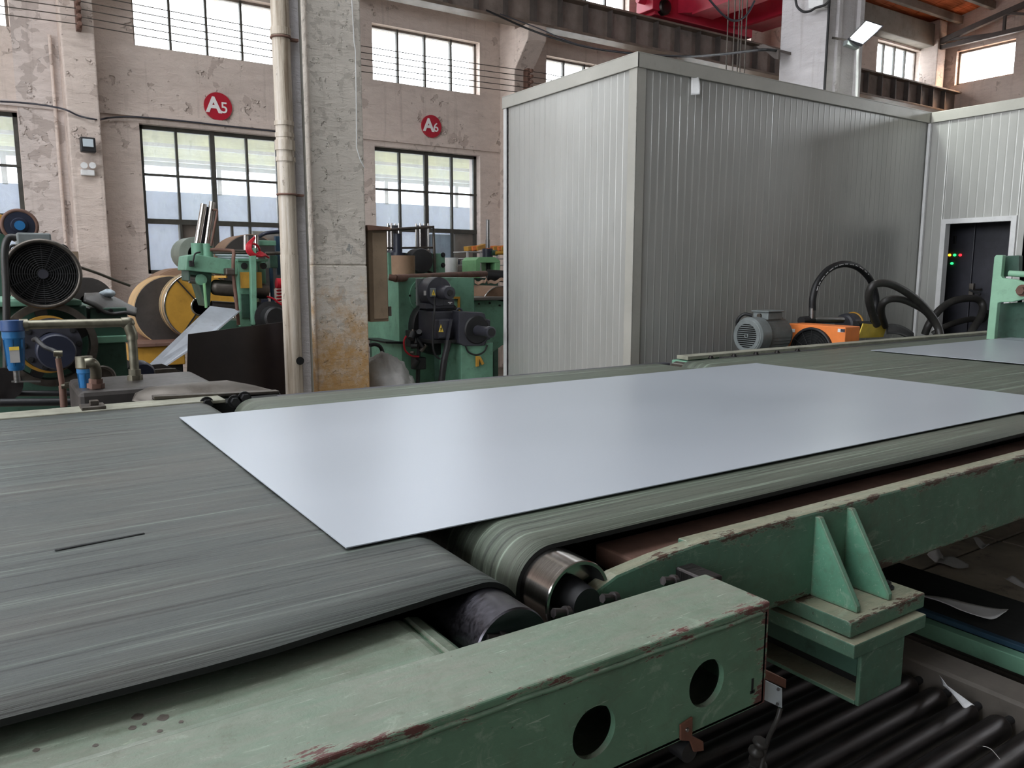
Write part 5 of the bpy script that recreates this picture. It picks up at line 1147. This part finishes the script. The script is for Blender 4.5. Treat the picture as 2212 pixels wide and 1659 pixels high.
m = MB(); pp4(m, [(1007, 705), (1024, 757), (990, 757)], YB-.034, .003); part('warning_triangle', m, M['yellow'], bl, 0, 'yellow warning triangle with a black bolt mark')
m = MB(); pp4(m, [(1009, 722), (1003, 738), (1008, 738), (1004, 752), (1013, 734), (1008, 734)], YB-.037, .002); part('bolt_mark', m, M['black'], bl)
m = MB(); pb4(m, 1140, 818, 1178, 826, YB-.006, .003); part('plate_mark', m, M['white'], bl)
m = MB(); pb4(m, 1154, 826, 1164, 838, YB-.006, .003).box(0, 0, 0, 0, 0, 0); part('plate_mark', m, M['white'], bl)
m = MB(); pb4(m, 917, 715, 938, 758, YB-.003, .003); part('type_label', m, M['tarp'], bl, 0, 'small silver type label')
# main motor
YN = 6.1
mm = thing('main_motor', 'large dark grey square motor with louvres and a warning triangle on a green pedestal', 'motor', p4(1230, 1200, YN+.3))
m = MB(); pb4(m, 1000, 900, 1240, 1180, YN+.12, .30); part('motor_body', m, M['darkgrey'], mm, .012)
m = MB(); pb4(m, 1045, 975, 1165, 1160, YN+.03, .09); part('terminal_box', m, M['darkgrey'], mm, .015)
m = MB(); pb4(m, 1058, 990, 1150, 1148, YN+.018, .012); part('box_lid', m, M['darkgrey'], mm, .005)
m = MB(); pp4(m, [(1075, 1025), (1098, 1094), (1053, 1094)], YN+.012, .004); part('warning_triangle', m, M['yellow'], mm, 0, 'larger yellow warning triangle with a black bolt mark')
m = MB(); pp4(m, [(1080, 1046), (1068, 1068), (1076, 1068), (1070, 1088), (1086, 1062), (1078, 1062)], YN+.008, .003); part('bolt_mark', m, M['black'], mm)
m = MB(); pp4(m, [(1240, 905), (1455, 915), (1480, 930), (1490, 975), (1530, 985), (1530, 1160), (1500, 1170), (1480, 1220), (1290, 1225), (1240, 1200)], YN, .30); part('end_housing', m, M['darkgrey'], mm, .008)
for k_ in range(14):
    m = MB(); pb4(m, 1212, 1000+k_*12, 1255, 1006+k_*12, YN+.1, .03); part('louvre', m, M['black'], mm)
q = p4(1400, 1075, YN); e = p4(1500, 1088, YN-.14)
part('bearing_cover', MB().lathe((q.x+.005, YN-.012, q.z), (0, 1, 0), [(0, 0), (0, .12), (.012, .13)], 40), M['black'], mm)
part('encoder', MB().lathe((q.x+.005, YN-.19, q.z-.005), (0, 1, 0), [(-.06, 0), (-.06, .040), (-.054, .050), (-.01, .052), (.0, .044), (.18, .048)], 30), M['darkgrey'], mm)
part('encoder_cap', MB().lathe((q.x+.005, YN-.255, q.z-.005), (0, 1, 0), [(0, 0), (0, .036)], 30), M['black'], mm)
q = p4(1225, 905, YN+.15); part('lifting_eye', MB().torus((q.x, YN+.12, q.z), (0, 1, 0), .028, .010, 22, 8), M['darkgrey'], mm)
m = MB(); pb4(m, 1000, 1160, 1500, 1190, YN+.04, .35); part('foot_plate', m, M['black'], mm, .004)
part('cable_gland', MB().bar(p4(1170, 975, YN), p4(1130, 1180, YN), .02, .02), M['darkgrey'], mm)
m = MB(); pb4(m, 1262, 1200, 1555, 2300, YN+.02, .42)
pd = thing('motor_pedestal', 'green box pedestal standing under the large dark motor', 'pedestal', p4(1400, 1600, YN+.2)); part('pedestal_box', m, M['green'], pd, .006)
part('flexible_conduit', MB().tube(spline([p4(1140, 1170, YN-.02), p4(1132, 1230, YN-.02), p4(1105, 1350, YN-.03), p4(1085, 1500, YN-.03), p4(1070, 1640, YN-.03)]), .030, 12), M['black'], mm)
part('cable', MB().tube(spline([p4(1018, 780, YB-.04), p4(1015, 900, YN), p4(1000, 1060, YN), p4(1000, 1220, YN), p4(1020, 1300, YN), p4(1060, 1338, YN), p4(1095, 1325, YN-.02)]), .009, 8), M['black'], mm)
part('cable', MB().tube(spline([p4(1300, 1225, YN), p4(1330, 1280, YN), p4(1400, 1305, YN), p4(1470, 1275, YN), p4(1500, 1215, YN)]), .008, 8), M['black'], mm)
g_ = thing('amber_glove', 'crumpled amber glove hung on the green motor pedestal', 'glove', p4(1430, 1400, YN))
m = MB(); m.prism([p4(x, y, YN-.01) for x, y in ((1400, 1315), (1440, 1318), (1475, 1385), (1455, 1400), (1430, 1345), (1425, 1410), (1400, 1415))], (0, .02, 0)); part('glove_body', m, M['amber'], g_, .004)
solo('red_cable', MB().tube(spline([p4(755, 1130, YN+.3), p4(735, 1180, YN+.3), p4(745, 1260, YN+.3), p4(800, 1310, YN+.3), p4(870, 1320, YN+.3)]), .009, 8), M['redhose'], 'red cable looping in the dark gap left of the green pedestal', 'cable')
cl_ = thing('hose_cluster', 'tangle of dark hydraulic valves and fittings in the gap left of the motor', 'valve', p4(860, 1400, YN+.35))
random.seed(4)
for k_ in range(9):
    a = p4(random.uniform(790, 900), random.uniform(1030, 1450), YN+.3); part('fitting', MB().cyl(a, a+Vector((random.uniform(-.05, .05), -.03, random.uniform(-.09, .09))), random.uniform(.012, .03), 12), M[random.choice(['black', 'darkgrey', 'black', 'dullsteel'])], cl_)
part('valve_block', pb4(MB(), 790, 1080, 860, 1230, YN+.36, .1), M['black'], cl_, .008)
part('valve_block', pb4(MB(), 840, 1330, 940, 1440, YN+.3, .1), M['black'], cl_, .008)
part('stand_pipe', MB().cyl(p4(870, 1220, YN+.33), p4(860, 1620, YN+.33), .02, 10), M['black'], cl_)
solo('black_hose', MB().tube(spline([p4(420, 1215, 6.3), p4(470, 1208, 6.3), p4(515, 1230, 6.3), p4(540, 1290, 6.3), p4(540, 1350, 6.3)]), .017, 10), M['black'], 'black hose arching over the white sack beside the column foot', 'hose')
# white sack
sc0 = p4(560, 1560, 6.25); sc1 = p4(745, 1530, 6.2)
def lump(c, rx, ry, rz):
    def f(u, v):
        d = Vector((math.cos(u*2*PI)*math.sin(v*PI), math.sin(u*2*PI)*math.sin(v*PI), math.cos(v*PI)))
        k = 1+.16*noise.noise(d*2.2+Vector((3, 1, 2)))+.10*abs(noise.noise(d*6))+.045*abs(noise.noise(d*14))
        return Vector((c.x+d.x*rx*k, c.y+d.y*ry*k, max(.02, c.z+d.z*rz*k)))
    return f
sk = MB().grid(lump(Vector((sc0.x-.02, 6.25, .38)), .27, .26, p4(560, 1290, 6.15).z-.38-.03), 72, 40)
sk.grid(lump(Vector((sc1.x, 6.22, .44)), .11, .11, .17), 40, 24)
solo('plastic_sack', sk, M['tarp'], 'bulging crumpled whitish plastic sack at the foot of the flaking column', 'sack')
# second machine with hydraulic cylinders
YH = 8.2
hp = thing('hydraulic_press', 'green press with a pair of dark hydraulic cylinders in front of the right window', 'machine', p4(900, 560, YH+.3))
m = MB(); pb4(m, 590, 368, 1113, 620, YH+.02, .6); part('frame_block', m, M['green'], hp, .006)
for a_, b_ in ((978, 385), (1100, 385), (978, 480), (1100, 480)):
    q = p4(a_, b_, YH); part('bolt', hexbolt(MB(), (q.x, YH+.02, q.z), (0, -1, 0), .020, .02), M['black'], hp)
for x0, x1 in ((585, 690), (845, 960)):
    cxm = (x0+x1)/2; a, b = p4(cxm, 145, YH+.2), p4(cxm, 345, YH+.2); rr = (x1-x0)/2*s4(cxm, 240, YH+.2)
    part('hydraulic_cylinder', MB().cyl(a, b, rr*.78, 24), M['blacksteel'], hp)
    part('cylinder_cap', MB().cyl(a, a+Vector((0, 0, .035)), rr, 24), M['darkgrey'], hp, .003)
    part('cylinder_base', MB().cyl(b, b-Vector((0, 0, .05)), rr*1.25, 24), M['darkgrey'], hp, .003)
    for k_ in range(4):
        ang = PI/4+k_*PI/2; part('tie_rod', MB().cyl(a+Vector((math.cos(ang)*rr, math.sin(ang)*rr, .06)), b+Vector((math.cos(ang)*rr, math.sin(ang)*rr, -.03)), .012, 8), M['chrome'], hp)
part('feed_pipe', MB().tube([p4(440, 145, YH-.2), p4(600, 156, YH-.1), p4(820, 140, YH), p4(1005, 128, YH), p4(1008, 250, YH), p4(1018, 560, YH)], .017, 10), M['dullsteel'], hp)
part('feed_pipe', MB().cyl(p4(580, 322, YH), p4(1000, 318, YH), .012, 10), M['dullsteel'], hp)
m = MB(); pb4(m, 455, 128, 615, 152, YH-.25, .08); part('spreader_bar', m, M['kraft2'], hp, .004)
q = p4(675, 190, YH-.05); part('blue_cylinder', MB().cyl(q, p4(678, 385, YH-.05), .048, 22), M['navy'], hp, 0, 'dark blue upright cylinder')
part('blue_base', MB().cyl(p4(678, 365, YH-.05), p4(678, 400, YH-.05), .085, 22), M['navy'], hp)
q = p4(885, 440, YH-.15); part('side_motor', MB().lathe((q.x, YH-.2, q.z), (.1, 1, 0), [(0, 0), (0, .07), (.01, .13), (.03, .14), (.2, .14)], 32), M['black'], hp)
part('motor_cable', MB().tube(spline([p4(915, 490, YH-.1), p4(940, 530, YH-.1), p4(1000, 555, YH-.1)]), .014, 8), M['black'], hp)
m = MB(); pb4(m, 870, 500, 905, 565, YH-.02, .05); part('amber_plate', m, M['amber'], hp)
m = MB(); q1 = p4(590, 620, YH+.03); q2 = p4(1113, 620, YH+.03); m.box(q1.x, q2.x, YH+.03, YH+.6, 0, q1.z); part('base', m, M['green_dk'], hp)
q = p4(730, 480, 7.6); sc_ = s4(730, 480, 7.6)
kd = thing('kraft_drum', 'brown kraft paper drum standing on the green machine housing', 'drum', (q.x, 7.2, p4(730, 580, 7.2).z))
a = p4(730, 392, 7.2); b = p4(730, 600, 7.2)
part('drum_wall', MB().lathe(b, (0, 0, 1), [(0, 0), (0, 110*sc_*.93), ((a-b).z, 110*sc_*.93), ((a-b).z, 100*sc_*.93), ((a-b).z-.05, 0)], 40), M['kraft2'], kd)
solo('long_brown_bar', MB().cyl(p4(595, 590, YM-.08), p4(660, 602, YM-.1), .03, 10).cyl(p4(655, 602, YM-.1), p4(1480, 558, 8.0), .035, 12), M['rust'], 'long brown round bar lying across the top of the green machine housing', 'bar')
# small bench with white bucket
bk = p4(1165, 545, 9.2); solo('white_bucket', MB().lathe((bk.x, 9.2, bk.z-.03), (0, 0, 1), [(0, 0), (0, .085), (.22, .10), (.22, .09)], 28), M['white'], 'small white bucket on the bench in front of the right window', 'bucket')
bn = thing('work_bench', 'light bench top with small tools beneath the right window', 'bench', p4(1250, 520, 9.3))
m = MB(); pb4(m, 1110, 476, 1375, 486, 9.3, .5); part('bench_top', m, M['tarp'], bn, .004)
for px in (1120, 1360): m = MB(); pb4(m, px, 486, px+14, 900, 9.32, .05); part('leg', m, M['midgrey'], bn)
for k_ in range(5):
    q = p4(1195+k_*38, 474, 9.4); solo('small_bottle', MB().lathe(q-Vector((0, 0, 0)), (0, 0, 1), [(0, 0), (0, .022), (.05, .022), (.06, .008), (.075, .008), (.075, 0)], 12), M['navy'] if k_ % 2 else M['steel'], ['pale bottle nearest the bucket', 'dark bottle second from the bucket', 'pale bottle in the middle of the row', 'dark bottle fourth from the bucket', 'pale bottle at the right end'][k_]+' on the bench under the window', 'bottle', 0, 'small bottles on the bench')
# shelf with amber parts
sh = thing('parts_rack', 'grey steel shelf rack holding amber parts beside the cabin edge', 'rack', p4(1600, 520, 9.4))
for px in (1318, 1440, 1590, 1700):
    m = MB(); pb4(m, px, 355, px+12, 900, 9.4, .03); part('post', m, M['tarp'], sh)
for py in (355, 415, 475): m = MB(); pb4(m, 1318, py, 1712, py+9, 9.4, .4); part('shelf', m, M['tarp'], sh, .003)
random.seed(11)
for k_ in range(7):
    px = [1355, 1395, 1440, 1545, 1590, 1630, 1662][k_]; a = p4(px, 350, 9.5); w_ = .09
    solo('amber_part', MB().bar(a+Vector((-w_, 0, .03)), a+Vector((w_, .05, .03+random.uniform(-.01, .05))), .09, .06), M['orange'] if k_ % 2 else M['amber'], ['leftmost amber flat part on the rack', 'second amber part from the left on the rack', 'amber lump left of the chrome rod', 'orange block just right of the chrome rod', 'tilted amber block on the rack', 'orange wedge near the cabin edge on the rack', 'amber block at the cabin edge on the rack'][k_], 'part', .006, 'amber machine parts on the rack')
# green yoke with chrome rod
YR = 8.6
R5 = crop(1000, 460, 9.217)
def p5(x, y, Y): a = R5(x, y); return P(a[0], a[1], Y=Y)
yk = thing('green_yoke', 'light green yoke with a tall chrome rod beside the cabin edge', 'machine', p5(500, 1300, YR+.2))
part('chrome_rod', MB().cyl(p5(495, 135, YR+.15), p5(495, 530, YR+.15), .024, 16).cyl(p5(495, 530, YR+.15), p5(495, 700, YR+.15), .030, 16), M['steel'], yk)
part('cylinder_block', MB().cyl(p5(490, 710, YR+.15), p5(490, 880, YR+.15), .07, 20), M['navy'], yk, .003)
part('side_fitting', MB().cyl(p5(560, 790, YR+.1), p5(680, 800, YR+.1), .035, 12), M['green_dk'], yk)
m = MB(); m.prism([p5(x, y, YR) for x, y in ((255, 940), (320, 880), (640, 880), (745, 950), (745, 990), (350, 990), (340, 1300), (255, 1300))], (0, .35, 0)); part('yoke_frame', m, M['green_lt'], yk, .005)
m = MB(); m.prism([p5(x, y, YR) for x, y in ((640, 992), (745, 992), (735, 1180), (650, 1180))], (0, .35, 0)); part('yoke_leg', m, M['green_lt'], yk, .005)
part('inner_screw', MB().cyl(p5(510, 1000, YR+.15), p5(510, 1180, YR+.15), .035, 12).cyl(p5(600, 1000, YR+.15), p5(600, 1180, YR+.15), .02, 12), M['black'], yk)
part('black_roller', MB().cyl(p5(480, 1240, YR-.1), p5(900, 1270, YR-.2), .075, 22), M['black'], yk)
part('amber_rod', MB().cyl(p5(650, 795, YR+.05), p5(900, 795, YR), .024, 12), M['amber'], yk)
m = MB(); q1 = p5(250, 1300, YR+.05); q2 = p5(700, 1300, YR+.05); m.box(q1.x, q2.x, YR+.05, YR+.4, 0, q1.z); part('base', m, M['green_dk'], yk)
# brown wrapped coil + green frame right
o, c, r = rollobj('steel_coil', 1082, 668, 50, 7.3, .6, .45, 'kraft2', 'kraft2', 'brown paper-wrapped coil partly hidden behind the cabin edge', rim='chrome')
m = MB(); m.grid(lambda u, v: p5(235+u*660, 1330+v*60+25*math.sin(u*14)+20*math.sin(u*31), 7.2-.2*v)+Vector((0, -.05*math.sin(u*9), 0)), 30, 4); solo('torn_wrapping', m, M['kraft2'], 'torn brown paper wrapping crumpled on top of the coil at the cabin edge', 'paper', 0, None, .004)
cf = thing('coil_car', 'green curved coil car frame between the pedestal and the cabin', 'machine', p4(1540, 1100, 6.9))
m = MB(); pp4(m, [(1383, 805), (1560, 800), (1700, 820), (1700, 1200), (1640, 1215), (1540, 1290), (1400, 1330), (1383, 1330)], 7.0, .4); part('side_plate', m, M['green'], cf, .006)
m = MB(); pb4(m, 1383, 775, 1720, 802, 6.95, .5); part('top_tray', m, M['steel'], cf, .006)
m = MB(); q1 = p4(1440, 1290, 7.1); q2 = p4(1560, 1290, 7.1); m.box(q1.x, q2.x, 7.1, 7.4, 0, q1.z); part('leg', m, M['green_dk'], cf)
for a_, b_ in ((1420, 835), (1520, 828), (1610, 850)): q = p4(a_, b_, 7.0); part('bolt', MB().cyl((q.x, 6.985, q.z), (q.x, 7.0, q.z), .010, 10), M['black'], cf)

# ================================================================== RIGHT BACKGROUND (in front of the cabin)
RR = crop(1450, 450, 2.903)
def pr_(x, y, **k): a = RR(x, y); return P(a[0], a[1], **k)
YE = 3.85
c = pr_(472, 800, Y=YE); r = 116/2.903*S(c)
em = thing('electric_motor', 'grey electric motor with a round perforated fan cover in front of the cabin', 'motor', (c.x+.15, YE, c.z-r))
part('fan_cover', MB().lathe((c.x, YE, c.z), (1, 0, 0), [(0, r*.80), (.004, r*.92), (.02, r), (.12, r), (.12, r*.9)], 48), M['midgrey'], em)
part('grille_backing', MB().lathe((c.x+.006, YE, c.z), (1, 0, 0), [(0, 0), (0, r*.82)], 40), M['hole'], em)
g = MB()
for i in range(13):
    d_ = -r*.66+i*r*.11; h_ = math.sqrt(max(0, (r*.68)**2-d_*d_)); g.box(c.x-.002, c.x+.004, YE-h_, YE+h_, c.z+d_-.0022, c.z+d_+.0022)
part('grille_bars', g, M['midgrey'], em); part('cover_ring', MB().lathe((c.x-.001, YE, c.z), (1, 0, 0), [(0, r*.66), (0, r*.86), (.01, r*.9)], 48), M['midgrey'], em)
part('grille_hub', MB().torus((c.x-.003, YE, c.z), (1, 0, 0), .014, .004, 20, 6), M['midgrey'], em)
g = MB()
for i in range(30):
    a = 2*PI*i/30; g.bar((c.x+.12, YE+math.cos(a)*r*.86, c.z+math.sin(a)*r*.86), (c.x+.36, YE+math.cos(a)*r*.86, c.z+math.sin(a)*r*.86), .006, .03)
part('cooling_fins', g, M['midgrey'], em); part('stator', MB().cyl((c.x+.1, YE, c.z), (c.x+.38, YE, c.z), r*.84, 36), M['midgrey'], em)
part('terminal_box', MB().box(c.x+.14, c.x+.30, YE-.075, YE+.065, c.z+r*.85, c.z+r*1.25), M['midgrey'], em, .006)
part('terminal_lid', MB().box(c.x+.13, c.x+.31, YE-.085, YE+.075, c.z+r*1.25, c.z+r*1.34), M['midgrey'], em, .005)
part('cable_gland', MB().cyl((c.x+.125, YE, c.z+r*1.05), (c.x+.145, YE, c.z+r*1.05), .018, 14), M['dullsteel'], em)
part('cable', MB().tube(spline([Vector((c.x+.14, YE+.07, c.z+r*1.05)), Vector((c.x+.1, YE+.12, c.z+r*1.1)), Vector((c.x+.08, YE+.16, c.z+r*.7)), Vector((c.x+.12, YE+.18, c.z))]), .012, 8), M['black'], em)
part('feet', MB().box(c.x+.14, c.x+.34, YE-r, YE+r, c.z-r*1.15, c.z-r*1.0), M['midgrey'], em)
hu = thing('hydraulic_tank', 'dark oil tank carrying the motor and cooler behind the conveyor rail', 'tank', (c.x+.8, YE, 0))
part('tank_body', MB().box(c.x-.05, c.x+1.7, YE-.28, YE+.32, .06, c.z-r*1.15), M['darkgrey'], hu, .01)
part('feet', MB().box(c.x, c.x+.1, YE-.2, YE+.2, 0, .06).box(c.x+1.5, c.x+1.6, YE-.2, YE+.2, 0, .06), M['black'], hu)
# orange cooler: front faces -X
XK = pr_(900, 760, Y=3.62).x
ya, yb = pr_(730, 790, X=XK).y, pr_(1090, 800, X=XK).y; zt_ = pr_(910, 733, X=XK).z
zb_ = c.z-r*1.15
ck = thing('oil_cooler', 'orange box oil cooler with a round black fan guard in front of the cabin', 'cooler', (XK+.08, (ya+yb)/2, zb_))
dX = .18
part('cooler_case', MB().box(XK, XK+dX, yb, ya, zb_, zt_), M['orange'], ck, .006)
fc = pr_(885, 897, X=XK); fr_ = 142/2.903*S(fc)
part('fan_shroud', MB().torus((XK-.02, fc.y, fc.z), (1, 0, 0), fr_, .012, 44, 8).lathe((XK-.02, fc.y, fc.z), (1, 0, 0), [(0, fr_), (.02, fr_*1.05)], 44), M['black'], ck)
part('fan_opening', MB().lathe((XK-.003, fc.y, fc.z), (1, 0, 0), [(0, 0), (0, fr_)], 40), M['hole'], ck)
g = MB()
for i in range(1, 9): g.torus((XK-.022, fc.y, fc.z), (1, 0, 0), fr_*i/9, .0018, 36, 4)
for i in range(6): a = PI*i/6; g.cyl((XK-.024, fc.y-math.cos(a)*fr_, fc.z-math.sin(a)*fr_), (XK-.024, fc.y+math.cos(a)*fr_, fc.z+math.sin(a)*fr_), .0022, 5)
part('fan_guard', g, M['black'], ck)
for a_ in (740, 1045):
    u0 = pr_(a_, 755, X=XK-.002); u1 = pr_(a_+35, 778, X=XK-.002); part('sticker', MB().box(XK-.003, XK, u1.y, u0.y, u1.z, u0.z), M['white'], ck)
u0 = pr_(1063, 757, X=XK-.003); u1 = pr_(1088, 776, X=XK-.003); part('sticker_mark', MB().box(XK-.005, XK-.002, u1.y, u0.y, u1.z, u0.z), M['darkgrey'], ck)
# pump, pipe and coupling behind the cooler
pm_ = thing('hydraulic_pump', 'short steel pipe and ribbed pump body behind the orange cooler', 'pump', pr_(1000, 700, Y=3.9))
part('steel_pipe', MB().cyl(pr_(880, 700, Y=3.9), pr_(1070, 700, Y=3.9), .028, 18), M['steel'], pm_)
part('pipe_elbow', MB().cyl(pr_(815, 705, Y=3.9), pr_(885, 700, Y=3.9), .034, 14), M['black'], pm_)
q = pr_(1105, 710, Y=3.95); part('pump_body', MB().lathe((q.x-.06, 3.95, q.z-.02), (1, 0, 0), [(0, 0), (0, .07), (.01, .085), (.03, .085), (.03, .075), (.05, .09), (.14, .09), (.14, 0)], 32), M['darkgrey'], pm_)
part('pump_ring', MB().torus((q.x+.08, 3.95, q.z-.02), (1, 0, 0), .09, .010, 32, 8), M['amber'], pm_)
part('end_fitting', MB().cyl(pr_(1150, 740, Y=3.85), pr_(1230, 740, Y=3.85), .045, 14), M['black'], pm_)
m = MB(); m.prism([pr_(x, y, Y=3.75) for x, y in ((1205, 722), (1355, 735), (1330, 808), (1172, 815))], (.0, .01, 0))
solo('yellow_plate', m, M['yellow'], 'glossy yellow sheet leaning beside the orange cooler', 'plate', .002)
m = MB(); m.grid(lambda u, v: pr_(1350+u*170, 728+55*u+v*60, Y=3.78-.15*v)+Vector((0, 0, .03*math.sin(u*PI))), 14, 4); solo('black_cover', m, M['black'], 'black rubber cover draped right of the yellow sheet', 'cover', 0, None, .006)
# hoses
hz = thing('hydraulic_hose', 'tall black hydraulic hose with white print arching above the orange cooler', 'hose', pr_(885, 690, Y=3.88), 'black hoses by the cabin')
pts = [pr_(x, y, Y=3.88) for x, y in ((885, 640), (888, 560), (915, 470), (985, 385), (1075, 350), (1165, 368), (1235, 430), (1270, 500), (1285, 580), (1270, 680), (1265, 740))]
sp_ = spline(pts, 10); part('hose_body', MB().tube(sp_, .030*.9, 14), M['black'], hz)
part('hose_ferrule', MB().cyl(pr_(883, 690, Y=3.88), pr_(885, 615, Y=3.88), .026, 16), M['steel'], hz)
g = MB()
for i in list(range(14, 58)):
    if i % 7 in (0, 4): continue
    a = sp_[i]; b = sp_[i+1]; t_ = (b-a).normalized(); sd = Vector((0, -1, 0))
    cpos = (a+b)/2+Vector((-.006, -.0262, 0)); g.bar(cpos-t_*.006, cpos+t_*.006, .003, .006)
part('hose_print', g, M['white'], hz, 0, 'row of white printed dashes')
def hose(pts, r, lab, Y0=3.6, Y1=3.6):
    n = len(pts); q = [pr_(x, y, Y=Y0+(Y1-Y0)*i/(n-1)) for i, (x, y) in enumerate(pts)]
    return solo('rubber_hose', MB().tube(spline(q, 10), r, 14), M['hose'], lab, 'hose', 0, 'black hoses by the cabin')
hose(((1290, 730), (1255, 640), (1240, 545), (1270, 480), (1350, 470), (1440, 505), (1540, 575), (1620, 660), (1670, 740), (1690, 815)), .031, 'thick grey-black hose looping highest right of the cooler', 3.7, 3.4)
hose(((1340, 740), (1318, 660), (1325, 600), (1370, 570), (1440, 570), (1520, 600), (1600, 650), (1660, 730)), .029, 'inner thick hose loop beneath the highest right loop', 3.75, 3.45)
hose(((1590, 790), (1620, 720), (1680, 640), (1760, 585), (1860, 565), (1930, 575), (1955, 620), (1935, 690), (1890, 760), (1860, 830)), .033, 'thick hose looping in front of the doorway', 3.9, 3.6)
hose(((1640, 790), (1700, 750), (1790, 715), (1880, 695), (1950, 700), (1985, 650)), .028, 'low hose running right through the doorway loop', 4.0, 3.7)
# green stand at the right edge
gs = thing('green_stand', 'mint green machine stand with a side roller at the right frame edge', 'machine', P(2180, 720, X=6.3))
R7 = crop(2060, 530, 7.9)
def xp7(mb, pts, X, d): return mb.prism([P(*R7(x, y), X=X) for x, y in pts], (d, 0, 0))
m = MB(); xp7(m, [(690, 205), (720, 165), (840, 165), (805, 520), (830, 560), (1040, 580), (1300, 660), (1300, 890), (990, 965), (800, 970), (750, 985), (700, 1480), (640, 2600), (440, 2600), (565, 1480)], 6.3, .05); part('side_plate', m, M['mint'], gs, .005)
m = MB(); xp7(m, [(845, 180), (1120, 170), (1110, 500), (800, 540)], 6.42, .06); part('bearing_block', m, M['green_dk'], gs, .006)
part('side_roller', MB().cyl(P(*R7(950, 480), X=6.38), P(*R7(1350, 500), X=6.38), .022, 16), M['mint'], gs)
m = MB(); xp7(m, [(720, 1000), (1300, 960), (1300, 2600), (600, 2600)], 6.50, .05); part('rear_plate', m, M['green_dk'], gs)
q = P(*R7(1150, 770), X=6.27); part('hex_bolt', hexbolt(MB(), (6.3, q.y, q.z), (-1, 0, 0), .03, .05), M['rust'], gs)
# low floor clutter seen beneath the frame
solo('oil_drip_tray', MB().box(2.85, 2.98, .6, 1.9, .02, .12), M['coil'], 'long dark tray on the floor beyond the green rail', 'tray', .01)
